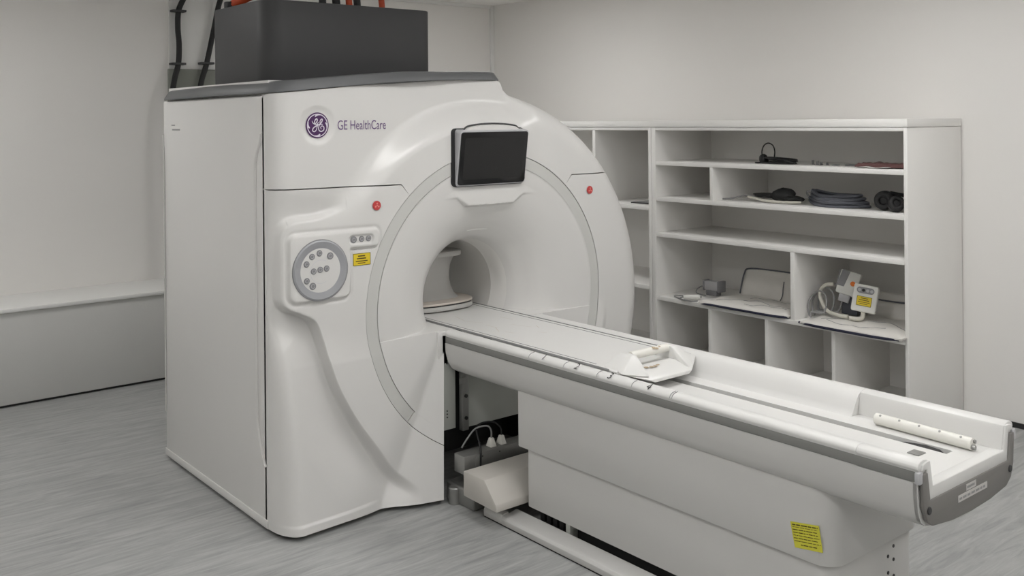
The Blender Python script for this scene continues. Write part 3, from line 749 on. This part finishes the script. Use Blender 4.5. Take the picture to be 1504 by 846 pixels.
add('tag_print', join(*ln), INK, tg, 0)
# rod lying in the well
rod = thing('restraint_rod', 'white studded rod lying in the well at the end of the patient table', 'rod', (2.2, 1.31, .68))
add('rod_body', join(tube([(2.035, 1.312, .7005), (2.375, 1.298, .7005)], .0195, 14)), CREAM, rod)
for k in range(5):
    t_ = .06 + .21 * k; add('stud', disc((2.035 + .34 * t_, 1.312 - .014 * t_ - .009, .7005 + .0155), (0, -.5, .87), .004, .003, 8), METAL, rod)
add('rod_tip', join(disc((2.375, 1.292, .693), (1, 0, 0), .008, .012, 10), disc((2.375, 1.306, .708), (1, 0, 0), .006, .006, 10)), METAL, rod)

# foot cover, junction box, connectors under the table
FOOTC = mat('foot_cover_grey', srgb(0.74, 0.725, 0.70), 0.5, var=0.02)
fc = tag(add('foot_cover', bevel(prism([(.385, .09), (.62, .085), (.615, .115), (.535, .20), (.385, .20)], 1, .742, 1.30), .004), FOOTC), 'cream moulded cover box on the floor between scanner and table', 'cover box')
bp = thing('docking_base', 'grey metal docking base block beside the cover box', 'docking base', (.26, .86, 0))
add('base_block', bevel(box(.17, .38, .80, 1.45, 0.0, .085), .01, 3), METAL, bp, 40)
add('base_lug', disc((.24, .80, .0), (0, 0, 1), .03, .075, 20, .004), METAL, bp)
add('base_post', box(.22, .375, .86, 1.3, .08, .14, .004), VOID, bp)
jb = thing('junction_box', 'grey metal junction box with two plugs under the table end', 'junction box', (.30, 1.05, .14))
add('case', box(.235, .315, .80, 1.20, .145, .228, .004), METAL, jb)
add('case_lid', box(.315, .319, .86, 1.17, .152, .220, .002), METAL, jb)
for y in (.90, 1.0, 1.12): add('case_screw', disc((.319, y, .212), (1, 0, 0), .003, .002, 8), BLACK, jb)
for y in (.985, 1.045):
    p_ = add('plug', bevel(hull([(.255, y - .017, .228), (.255, y + .017, .228), (.297, y - .017, .228), (.297, y + .017, .228), (.266, y - .009, .268), (.286, y - .009, .268), (.266, y + .009, .268), (.286, y + .009, .268)]), .003), CREAM, jb)
add('plug_cable', tube(catmull([(.276, .985, .265), (.276, .985, .30), (.27, .965, .325), (.255, .91, .32), (.24, .875, .28), (.22, .855, .235)], 6), .0042, 8), CABG, jb)
add('plug_cable', tube(catmull([(.276, 1.045, .265), (.27, 1.045, .30), (.26, 1.0, .335), (.25, .92, .325), (.325, .885, .25), (.325, .885, .19), (.322, .885, .146)], 6), .0042, 8), RUBBER, jb)

# ------------------------------------------------------------------ head coil inside the bore
hc = thing('head_coil', 'grey head coil with flared top standing on the cradle inside the bore', 'head coil', (-.40, 1.145, .757))
def superplan(cx, cy, a, b, n=40, e=3.0):
    return [(cx + a * math.copysign(abs(math.cos(t)) ** (2 / e), math.cos(t)), cy + b * math.copysign(abs(math.sin(t)) ** (2 / e), math.sin(t))) for t in np.linspace(0, 2 * math.pi, n, endpoint=False)]
add('coil_base', prism(superplan(-.42, YC, .155, .205), 2, .7605, .785, .006), HEADC, hc, 40)
add('coil_gasket', prism(superplan(-.42, YC, .150, .200), 2, .785, .791), BLACK, hc)
add('coil_tray', prism(superplan(-.42, YC, .155, .205), 2, .791, .803, .005), TAN, hc, 40)
V = []; F = []; n_ = 40
lv = [(.803, .10, .155), (.825, .075, .132), (.86, .062, .118), (.90, .056, .11), (.94, .056, .11), (.98, .062, .116), (1.01, .072, .128), (1.03, .080, .14)]
for z, a, b in lv: V += [(x, y, z) for x, y in superplan(-.45, YC, a, b, n_)]
for k in range(len(lv) - 1): F += [(k * n_ + i, k * n_ + (i + 1) % n_, (k + 1) * n_ + (i + 1) % n_, (k + 1) * n_ + i) for i in range(n_)]
F += [tuple(range(n_)), tuple(range((len(lv) - 1) * n_, len(lv) * n_))]
add('coil_column', (V, F), HEADC, hc, 50)
add('coil_seam', prism(superplan(-.45, YC, .0575, .1115), 2, .953, .956), BLACK, hc)
add('coil_top', prism(superplan(-.43, YC, .11, .155), 2, 1.03, 1.058, .005), HEADC, hc, 40)

# ------------------------------------------------------------------ shelving along the back wall
YF, YB = 3.2, 3.812
def unit(label, x0, x1, pl, pr, shelves, dividers, loc):
    u = thing('shelving_unit', label, 'shelving unit', loc)
    add('side_panel', box(x0, x0 + pl, YF, YB, 0, 1.688, .0015), SHELFM, u)
    add('side_panel', box(x1 - pr, x1, YF, YB, 0, 1.688, .0015), SHELFM, u)
    add('back_panel', box(x0 + pl, x1 - pr, YB - .012, YB, 0.06, 1.67), SHELFM, u, 0)
    add('top_rail', box(x0 + pl, x1 - pr, YF, YB - .012, 1.668, 1.688, .0015), SHELFM, u)
    for (z, a, b) in shelves: add('shelf', box(a, b, YF + .002, YB - .012, z - .028, z, .0015), SHELFM, u)
    for (x, w_, z0, z1) in dividers: add('divider', box(x, x + w_, YF + .003, YB - .012, z0, z1, .0015), SHELFM, u)
    add('kick_board', box(x0 + pl, x1 - pr, YF + .03, YF + .045, 0, .07), SHELFM, u, 0)
    return u
RX0, RX1 = -.734, 1.133
ra, rb = RX0 + .037, RX1 - .022
unit('open white shelving unit holding cables and coils at the right of the wall', RX0, RX1, .037, .022,
     [(1.456, ra, rb), (1.210, ra, rb), (.964, ra, rb), (.528, ra, rb), (.085, ra, rb)],
     [(-.228, .024, 1.210, 1.428), (.380, .030, .528, .936), (-.251, .026, .085, .50), (.192, .025, .085, .50), (.656, .025, .085, .50)], (.2, 3.5, 0))
LX0, LX1 = -2.60, -.738
la, lb = LX0 + .03, LX1 - .026
unit('open white shelving unit partly hidden behind the scanner', LX0, LX1, .03, .026,
     [(1.140, la, lb), (.588, la, lb), (.085, la, lb)], [(-1.322, .030, 1.140, 1.668), (-1.95, .03, .588, 1.112)], (-1.67, 3.5, 0))
tag(add('worktop_board', box(LX0, RX1 + .003, YF - .004, YB, 1.690, 1.735, .002), SHELFM), 'long continuous white top board across both shelving units', 'top board')

def noise2(x, y, s): return math.sin(x * 13.1 * s + 1.3) * math.cos(y * 11.7 * s + .4) * .5 + math.sin(x * 29 * s + y * 17 * s) * .3
def pad(fn, nu, nv, th, nrm):
    """quilted sheet: fn(u,v)->point on the lower face; thickness th along nrm"""
    V = []; n = Vector(nrm)
    for side_ in (0, 1):
        for j in range(nv):
            for i in range(nu):
                u, v = i / (nu - 1), j / (nv - 1); e = min(u, 1 - u, v, 1 - v)
                t = th * (0.35 + .65 * min(1, e / .06)) * (1 + .45 * noise2(u * 1.0, v, .9)) if side_ else 0
                V.append(tuple(Vector(fn(u, v)) + n * max(t, .002 if side_ else 0)))
    F = []; N_ = nu * nv
    for j in range(nv - 1):
        for i in range(nu - 1):
            a = j * nu + i; F.append((a, a + 1, a + nu + 1, a + nu)); F.append((N_ + a, N_ + a + nu, N_ + a + nu + 1, N_ + a + 1))
    loop_ = [i for i in range(nu)] + [j * nu + nu - 1 for j in range(1, nv)] + [(nv - 1) * nu + i for i in range(nu - 2, -1, -1)] + [j * nu for j in range(nv - 2, 0, -1)]
    m = len(loop_)
    F += [(loop_[i], loop_[(i + 1) % m], N_ + loop_[(i + 1) % m], N_ + loop_[i]) for i in range(m)]
    return V, F
def seam_on(fn, th, nrm, uv, r=.0018):
    P = []
    for u, v in catmull([(a, b, 0) for a, b in uv], 6) if False else [(p[0], p[1]) for p in catmull([(a, b, 0) for a, b in uv], 6)]:
        e = min(u, 1 - u, v, 1 - v); t = th * (0.35 + .65 * min(1, max(e, 0) / .06)) * (1 + .45 * noise2(u, v, .9))
        P.append(tuple(Vector(fn(u, v)) + Vector(nrm) * (t + .0006)))
    return tube(P, r, 6)

# --- lower left bay: flat coil with folded-up flap, plug on a lead, small connector
ZS = .529
c1 = thing('flexible_coil', 'white quilted coil mat with navy edge and folded flap, left lower bay', 'coil mat', (.03, 3.45, ZS))
f1 = lambda u, v: (-.30 + .665 * u, 3.165 + .40 * v + .02 * math.sin(3 * u) * (1 - v) + (0.03 * max(0, u - .85) / .15 if v < .5 else 0), ZS + .008)
add('mat', pad(f1, 40, 26, .022, (0, 0, 1)), FABRIC, c1, 60)
add('edging', tube(catmull([(-.285, 3.175, ZS + .0085), (-.1, 3.172, ZS + .008), (.1, 3.172, ZS + .008), (.285, 3.178, ZS + .008), (.362, 3.205, ZS + .009)], 8), .0075, 8), NAVY, c1)
for uv in ([(.12, .2), (.35, .55), (.7, .42), (.95, .5)], [(.45, .18), (.62, .35), (.9, .25)], [(.3, .7), (.5, .85), (.8, .75), (.97, .8)]):
    add('stitch_line', seam_on(f1, .022, (0, 0, 1), uv), CABG, c1)
f2 = lambda u, v: (-.27 + .63 * u, 3.57 + .045 * v + .03 * (1 - v) ** 2 * 0, ZS + .012 + .195 * v - (.03 * max(0, .12 - u) / .12) * v)
add('flap', pad(f2, 30, 16, .012, (0, -1, .15)), FABRIC, c1, 60)
add('flap_piping', tube(catmull([(-.262, 3.553, ZS + .03), (-.262, 3.575, ZS + .10), (-.255, 3.595, ZS + .165), (-.225, 3.603, ZS + .197), (-.05, 3.606, ZS + .205), (.15, 3.606, ZS + .205), (.36, 3.606, ZS + .205)], 8), .005, 8), CABD, c1)
add('flap_wire', tube(catmull([(.06, 3.548, ZS + .02), (.075, 3.556, ZS + .06), (.07, 3.57, ZS + .10), (.068, 3.584, ZS + .145)], 6), .003, 6), CABD, c1)
pl_ = thing('cable_plug', 'white inline plug on a looped grey lead beside the coil mat', 'plug', (-.47, 3.24, ZS))
add('plug_body', tube([(-.47, 3.215, ZS + .018), (-.385, 3.285, ZS + .022)], .016, 12), COILP, pl_)
add('lead', tube(catmull([(-.335, 3.20, ZS + .012), (-.38, 3.19, ZS + .006), (-.46, 3.20, ZS + .006), (-.56, 3.23, ZS + .006), (-.585, 3.28, ZS + .006), (-.50, 3.31, ZS + .006), (-.41, 3.30, ZS + .012), (-.38, 3.29, ZS + .022)], 8), .0045, 8), CABG, pl_)
add('lead', tube(catmull([(-.47, 3.215, ZS + .018), (-.485, 3.20, ZS + .012), (-.44, 3.188, ZS + .006), (-.38, 3.19, ZS + .006)], 6), .004, 8), CABG, pl_)
cn = thing('coil_connector', 'small grey rectangular connector lying behind the coil mat', 'connector', (-.42, 3.48, ZS))
add('connector_body', bevel(box(-.505, -.385, 3.47, 3.53, ZS + .034, ZS + .098), .008, 3), SILVER, cn, 40)
add('connector_cap', join(bevel(box(-.388, -.366, 3.465, 3.535, ZS + .028, ZS + .104), .004), bevel(box(-.515, -.503, 3.468, 3.532, ZS + .03, ZS + .10), .003)), BTN, cn, 40)
add('connector_foot', box(-.49, -.40, 3.475, 3.525, ZS + .0, ZS + .035, .003), BTN, cn)
add('connector_lead', tube(catmull([(-.515, 3.50, ZS + .05), (-.56, 3.51, ZS + .045), (-.585, 3.49, ZS + .02), (-.55, 3.45, ZS + .006), (-.45, 3.42, ZS + .006)], 6), .004, 8), CABG, cn)

# --- lower right bay: coil mat, two interface boxes with cables
c2 = thing('flexible_coil', 'white quilted coil mat with navy edge under the connector boxes, right lower bay', 'coil mat', (.8, 3.4, ZS))
f3 = lambda u, v: (.47 + .635 * u + .02 * (1 - v), 3.135 + .44 * v, ZS + .004 + .004 * u)
add('mat', pad(f3, 40, 26, .022, (0, 0, 1)), FABRIC, c2, 60)
add('edging', tube(catmull([(.475, 3.15, ZS + .006), (.6, 3.131, ZS + .004), (.8, 3.130, ZS + .003), (1.0, 3.13, ZS + .004), (1.104, 3.145, ZS + .007)], 8), .0075, 8), NAVY, c2)
for uv in ([(.12, .25), (.25, .45), (.4, .55)], [(.2, .2), (.45, .12), (.75, .3)], [(.5, .5), (.72, .6), (.95, .3)]):
    add('stitch_line', seam_on(f3, .022, (0, 0, 1), uv), CABG, c2)
f4 = lambda u, v: (.66 + .44 * u, 3.585 + .05 * v, ZS + .012 + .15 * v)
add('flap', pad(f4, 24, 14, .012, (0, -1, .15)), FABRIC, c2, 60)
add('flap_piping', tube(catmull([(.70, 3.597, ZS + .122), (.78, 3.595, ZS + .118), (.95, 3.595, ZS + .122), (1.10, 3.595, ZS + .125)], 8), .005, 8), CABD, c2)
add('flap_wire', tube(catmull([(.93, 3.56, ZS + .035), (.99, 3.555, ZS + .03), (1.03, 3.56, ZS + .05), (1.05, 3.58, ZS + .075)], 6), .005, 6), CABD, c2)
def iface(label, c, rot, size, oct_=False):
    t = thing('interface_box', label, 'connector box', (c[0], c[1], c[2]))
    w_, d_, h_ = size
    m_ = Matrix.Translation(c) @ Matrix.Rotation(rot[2], 4, 'Z') @ Matrix.Rotation(rot[0], 4, 'X') @ Matrix.Rotation(rot[1], 4, 'Y')
    body = add('box_body', xf(bevel(prism(rounded_plan(-w_ / 2, w_ / 2, 0, h_, (.012,) * 4), 1, -d_ / 2, d_ / 2), .007, 3), m_), COILP, t, 40)
    return t, m_, body
t1_, m1, b1 = iface('white connector box with yellow label leaning on the quilted mat', (.775, 3.345, ZS + .083), (math.radians(-12), math.radians(7), math.radians(20)), (.138, .045, .158))
def oval(w_, h_, x, y, z, n=24, depth=.003):
    P = []
    for k in range(n):
        a = 2 * math.pi * k / n; P.append((x + (w_ / 2 - h_ / 2) * (1 if math.cos(a) > 0 else -1) + h_ / 2 * math.cos(a), z + h_ / 2 * math.sin(a)))
    return prism(P, 1, y - depth, y)
add('socket', xf(oval(.098, .036, 0, -.0252, .125), m1), BTN, t1_)
for k in range(4): add('socket_contact', xf(disc((-.034 + .023 * k, -.0285, .125), (0, -1, 0), .009, .002, 12), m1), SILVER if k != 1 else RUBBER, t1_)
lb_ = add('caution_label', xf(box(-.042, .042, -.0265, -.0255, .035, .090), m1), YEL, t1_, 0)
add('label_print', xf(join(box(-.042, .042, -.0272, -.0266, .088, .090), box(-.042, .042, -.0272, -.0266, .035, .037), box(-.042, -.040, -.0272, -.0266, .035, .09), box(.040, .042, -.0272, -.0266, .035, .09), box(-.02, .02, -.0272, -.0266, .077, .081), box(-.028, .028, -.0272, -.0266, .066, .070), box(-.033, .033, -.0272, -.0266, .055, .058), box(-.022, .022, -.0272, -.0266, .045, .048)), m1), INK, lb_, 0)
add('strain_relief', xf(tube(catmull([(.0, 0, .004), (.0, 0, -.03), (-.02, 0, -.045), (-.07, 0, -.048)], 5), .013, 10), m1), CABW, t1_)
add('cable', tube(catmull([(.695, 3.315, ZS + .048), (.635, 3.31, ZS + .049), (.55, 3.33, ZS + .060), (.50, 3.35, ZS + .105), (.475, 3.37, ZS + .155), (.50, 3.385, ZS + .20), (.55, 3.40, ZS + .212)], 8), .0115, 10), CABW, t1_)
t2_, m2, b2 = iface('white connector box with orange dot and grey side behind the labelled box', (.605, 3.44, ZS + .15), (math.radians(-10), math.radians(14), math.radians(24)), (.12, .055, .145))
add('side_grip', xf(box(-.067, -.058, -.024, .024, .03, .14, .004), m2), BTN, t2_)
add('front_grip', xf(prism([(-.062, .045), (-.02, .045), (-.005, .142), (-.05, .146)], 1, -.031, -.026, .002), m2), BTN, t2_)
add('orange_mark', xf(disc((.026, -.0265, .075), (0, -1, 0), .015, .0025, 16), m2), ORANGE, t2_)
add('box_neck', xf(box(-.035, .03, -.02, .02, -.045, .006, .006), m2), SILVER, t2_)
add('support_block', box(.575, .68, 3.44, 3.52, ZS + .034, ZS + .125, .004), CABD, t2_)
loops = []
for k, (cx, cz, rx, rz, yy) in enumerate(((.482, ZS + .085, .06, .08, 3.33), (.495, ZS + .095, .072, .09, 3.37), (.51, ZS + .105, .080, .10, 3.42))):
    t = tag(add('coiled_cable', tube([(cx + rx * math.cos(a), yy + .035 * math.sin(a), max(cz + rz * math.sin(a), ZS + .046 if cx + rx * math.cos(a) > .46 else ZS + .006)) for a in np.linspace(0, 2 * math.pi, 40, endpoint=False)], .006, 8, True), CABG),
            ('thin grey cable loop nearest the bay edge, beside the connector boxes', 'middle thin grey cable loop beside the connector boxes', 'rearmost and widest grey cable loop beside the connector boxes')[k], 'cable', 'grey cable loops beside the connector boxes')

# --- middle shelf: strap, white tube, coiled cable, headphones
Z2 = 1.211
def lump(c, r, n=22, m=12, seed=0, flat=0.0, amp=.12):
    V = []; F = []; rr_ = random.Random(seed); ph = [rr_.uniform(0, 6) for _ in range(6)]
    for j in range(m + 1):
        t = math.pi * j / m
        for i in range(n):
            a = 2 * math.pi * i / n
            k = 1 + amp * (math.sin(3 * a + ph[0] + 2 * t) + .6 * math.sin(5 * a + ph[1]) * math.sin(2 * t + ph[2]) + .5 * math.sin(7 * a + 4 * t + ph[3]))
            V.append((c[0] + r[0] * k * math.sin(t) * math.cos(a), c[1] + r[1] * k * math.sin(t) * math.sin(a), max(c[2] + r[2] * (1 + .5 * (k - 1)) * math.cos(t), flat)))
    for j in range(m):
        for i in range(n): F.append((j * n + i, j * n + (i + 1) % n, (j + 1) * n + (i + 1) % n, (j + 1) * n + i))
    return V, F
stp = thing('positioning_strap', 'crumpled black strap on the second shelf beside the coiled cable', 'strap', (.15, 3.40, Z2))
add('strap_heap', lump((.19, 3.42, Z2 + .045), (.075, .06, .045), seed=2, flat=Z2 + .002), DARKPAD, stp, 60)
add('strap_end', lump((.06, 3.43, Z2 + .037), (.11, .05, .016), seed=5, flat=Z2 + .021), DARKPAD, stp, 60)
add('strap_end', lump((.275, 3.40, Z2 + .028), (.075, .045, .020), seed=8, flat=Z2 + .002), DARKPAD, stp, 60)
wt = tag(add('white_tube', tube(catmull([(-.02, 3.33, Z2 + .030), (.05, 3.32, Z2 + .022), (.13, 3.31, Z2 + .014), (.23, 3.31, Z2 + .012), (.32, 3.32, Z2 + .014), (.36, 3.35, Z2 + .014)], 8), .008, 10), CABW), 'short cream tube curving in front of the black strap', 'tube')
dk = tag(add('dark_lead', tube(catmull([(-.225, 3.30, Z2 + .006), (-.15, 3.32, Z2 + .012), (-.10, 3.34, Z2 + .026), (-.06, 3.345, Z2 + .036), (.0, 3.36, Z2 + .030), (.03, 3.372, Z2 + .012)], 8), .0045, 8), BTN), 'thin dark lead at the left end of the second shelf', 'lead')
cc = thing('cable_bundle', 'thick coil of slate grey cable on the second shelf', 'cable coil', (.56, 3.40, Z2))
rr_ = random.Random(21)
for k in range(14):
    lay = k // 4; rx = .20 - .012 * lay - rr_.uniform(0, .035); ry = .115 - rr_.uniform(0, .04); zz = Z2 + .010 + .019 * lay
    cx = .575 + rr_.uniform(-.012, .012) - .008 * lay; ph = rr_.uniform(0, 6)
    P = []
    for a in np.linspace(0, 2 * math.pi, 44, endpoint=False):
        pinch = 1 - .45 * max(0, -math.cos(a)) ** 2
        P.append((cx + rx * math.cos(a), 3.42 + ry * pinch * math.sin(a), zz + .004 * math.sin(2 * a + ph) + .018 * max(0, -math.cos(a)) ** 3))
    add('cable_turn', tube(P, .0088, 8, True), CABD, cc)
add('cable_tie', tube([(.395 + .012 * math.cos(a) , 3.42 + .055 * math.sin(a), Z2 + .045 + .044 * math.cos(a + 1.2) * .9) for a in np.linspace(0, 2 * math.pi, 20, endpoint=False)], .006, 8, True), CABG, cc)
hp = thing('headphones', 'black padded headphones lying at the right end of the second shelf', 'headphones', (.97, 3.38, Z2))
mh = Matrix.Translation((.90, 3.37, Z2 + .057)) @ Matrix.Rotation(math.radians(-75), 4, 'Z')
add('ear_cup', xf(join(disc((-.03, 0, 0), (1, 0, 0), .055, .05, 28, .012)), mh), BLACK, hp)
add('ear_pad', xf(tube([(.022, .036 * math.cos(a), .036 * math.sin(a)) for a in np.linspace(0, 2 * math.pi, 24, endpoint=False)], .017, 10, True), mh), RUBBER, hp)
mh2 = Matrix.Translation((1.0, 3.32, Z2 + .047)) @ Matrix.Rotation(math.radians(-50), 4, 'Z') @ Matrix.Rotation(math.radians(-20), 4, 'Y')
add('ear_cup', xf(disc((-.02, 0, 0), (1, 0, 0), .045, .035, 28, .01), mh2), BLACK, hp)
add('ear_pad', xf(tube([(.018, .03 * math.cos(a), .03 * math.sin(a)) for a in np.linspace(0, 2 * math.pi, 24, endpoint=False)], .013, 10, True), mh2), RUBBER, hp)
add('headband', tube(catmull([(.92, 3.40, Z2 + .10), (.98, 3.46, Z2 + .085), (1.05, 3.48, Z2 + .088), (1.09, 3.43, Z2 + .075), (1.07, 3.36, Z2 + .05)], 8), .011, 10), DARKPAD, hp)

# --- top shelf: headset, clips, sachet
Z1 = 1.457
hd = thing('wire_headset', 'black wire headset with looped band on the top shelf', 'headset', (.18, 3.36, Z1))
add('band', tube(catmull([(.075, 3.36, Z1 + .03), (.068, 3.36, Z1 + .075), (.085, 3.36, Z1 + .115), (.118, 3.36, Z1 + .13), (.152, 3.36, Z1 + .115), (.165, 3.36, Z1 + .08), (.162, 3.36, Z1 + .04)], 8), .004, 8), BLACK, hd)
add('earpiece', lump((.082, 3.36, Z1 + .025), (.03, .03, .035), seed=3, flat=Z1 + .001, amp=.08), BLACK, hd, 60)
for k in range(5):
    rx = .075 + .012 * k; add('cord_turn', tube([(.20 + .02 * math.sin(k) + rx * math.cos(a), 3.37 + (.05 + .004 * k) * math.sin(a), Z1 + .006 + .009 * (k % 4) + .006 * math.cos(a + k) * (1 if k % 4 else 0)) for a in np.linspace(0, 2 * math.pi, 32, endpoint=False)], .005, 8, True), BLACK, hd)
add('cord_tail', tube(catmull([(.22, 3.33, Z1 + .03), (.28, 3.32, Z1 + .02), (.335, 3.33, Z1 + .008)], 6), .006, 8), BLACK, hd)
add('cord_tail', tube(catmull([(.09, 3.345, Z1 + .006), (.06, 3.33, Z1 + .005), (.04, 3.33, Z1 + .005)], 6), .005, 8), BLACK, hd)
names = ('leftmost small grey clip standing on the top shelf', 'second small grey clip standing on the top shelf', 'third small grey clip standing on the top shelf', 'small grey clip lying next to the flat strips on the top shelf')
for k, x in enumerate((.405, .435, .462, .502)):
    tag(add('small_clip', join(bevel(box(x, x + .006, 3.40, 3.42, Z1, Z1 + .028 - .004 * k), .001), bevel(box(x, x + .012, 3.40, 3.42, Z1, Z1 + .004), .001)), CABG), names[k], 'clip', 'small clips on the top shelf')
tag(add('flat_strip', bevel(box(.56, .60, 3.37, 3.40, Z1, Z1 + .007), .002), BTN), 'short dark flat strip on the top shelf', 'strip', 'flat strips on the top shelf')
tag(add('flat_strip', bevel(box(.63, .77, 3.40, 3.46, Z1, Z1 + .009), .003), CABG), 'longer grey flat strip on the top shelf', 'strip', 'flat strips on the top shelf')
sa = thing('sachet', 'crumpled maroon sachet at the right end of the top shelf', 'sachet', (.95, 3.33, Z1))
fs = lambda u, v: (.775 + .325 * u, 3.27 + .13 * v, Z1 + .004)
add('wrapper', pad(fs, 34, 14, .022, (0, 0, 1)), MAROON, sa, 50)
tag(add('paper_slip', pad(lambda u, v: (.80 + .20 * u, 3.215 + .05 * v, Z1 + .001 + .006 * math.sin(5 * u) ** 2), 14, 6, .003, (0, 0, 1)), PAPER, None, 50), 'small white paper slip in front of the maroon sachet', 'paper')
# --- left unit: dark folder
fo = thing('document_folder', 'thin dark folder lying on the shelf beside the scanner', 'folder', (-.90, 3.40, 1.14))
add('folder_cover', bevel(box(-1.03, -.78, 3.30, 3.60, 1.141, 1.149), .002), CHAR, fo)
add('folder_sheet', pad(lambda u, v: (-1.02 + .22 * u, 3.32 + .26 * v, 1.149 + .02 * v * u), 10, 10, .003, (0, 0, 1)), CABG, fo, 50)

# ------------------------------------------------------------------ wall plate and hoses behind the scanner
tag(add('wall_plate', box(WX, WX + .03, .765, 1.55, 1.70, 2.150, .004), GREENGREY), 'grey-green plate on the left wall behind the scanner', 'wall plate')
for k, (P, lab_) in enumerate((([(-3.2, .92, ZC), (-3.22, .87, 2.68), (-3.235, .832, 2.58), (-3.235, .825, 2.45), (-3.235, .833, 2.33), (-3.23, .825, 2.19), (-3.21, .79, 2.08), (-3.19, .765, 1.96), (-3.18, .75, 1.7), (-3.18, .75, 1.2), (-3.18, .76, .613)], 'black hose clipped to the wall, leftmost behind the scanner'),
                               ([(-3.2, 1.20, ZC), (-3.22, 1.14, 2.66), (-3.23, 1.10, 2.47), (-3.23, 1.04, 2.20), (-3.21, .99, 2.06), (-3.2, .96, 1.90), (-3.18, .94, 1.7), (-3.18, .93, 1.2), (-3.18, .93, .613)], 'black hose clipped to the wall, next to the charcoal box'))):
    h_ = thing('wall_hose', lab_, 'hose', (P[-1][0], P[-1][1], P[-1][2]), 'black hoses on the left wall')
    add('hose', tube(catmull(P, 8), .020, 12), RUBBER, h_)
    for q in ((P[2], P[5]) if k == 0 else (P[3],)):
        add('clip', join(box(WX + .0, q[0] + .026, q[1] - .05, q[1] + .05, q[2] - .012, q[2] + .004, .002)), CHAR, h_)
tag(add('wall_panel', box(WX, WX + .012, .775, 1.62, 2.152, ZC - .03), SILL), 'white panel on the left wall above the grey-green plate', 'wall panel')
hz = [(.70, -.78, RUBBER, .020, 'black hose rising from the charcoal box, leftmost of the middle group'), (.765, -.75, RUBBER, .022, 'second black hose rising from the charcoal box'),
      (.825, -.72, ORHOSE, .018, 'orange hose between black hoses rising from the charcoal box'), (.875, -.72, RUBBER, .020, 'black hose right of the orange one on the charcoal box'),
      (1.03, -.72, ORHOSE, .017, 'orange hose nearest the right end of the charcoal box')]
for (y, x, m_, r_, lab_) in hz:
    t = thing('box_hose', lab_, 'hose', (x, y, 2.338), 'hoses rising from the charcoal box')
    add('hose', tube(catmull([(x, y, 2.35), (x, y - .012, 2.45), (x - .05, y - .02, 2.6), (x - .15, y + .02, ZC)], 8), r_, 12), m_, t)
    add('hose_collar', disc((x, y, 2.339), (0, 0, 1), r_ + .004, .02, 20, .003), CHAR, t)
t = thing('box_hose', 'brown orange hose bent over the left end of the charcoal box', 'hose', (-.85, .35, 2.338), 'hoses rising from the charcoal box')
add('hose', tube(catmull([(-.95, .27, 2.36), (-.88, .33, 2.40), (-.80, .42, 2.44), (-.75, .52, 2.52), (-.78, .6, 2.65), (-.85, .62, ZC)], 8), .024, 12), ORHOSE, t)
add('hose_collar', disc((-.965, .265, 2.339), (0, 0, 1), .034, .035, 20, .003), RUBBER, t)
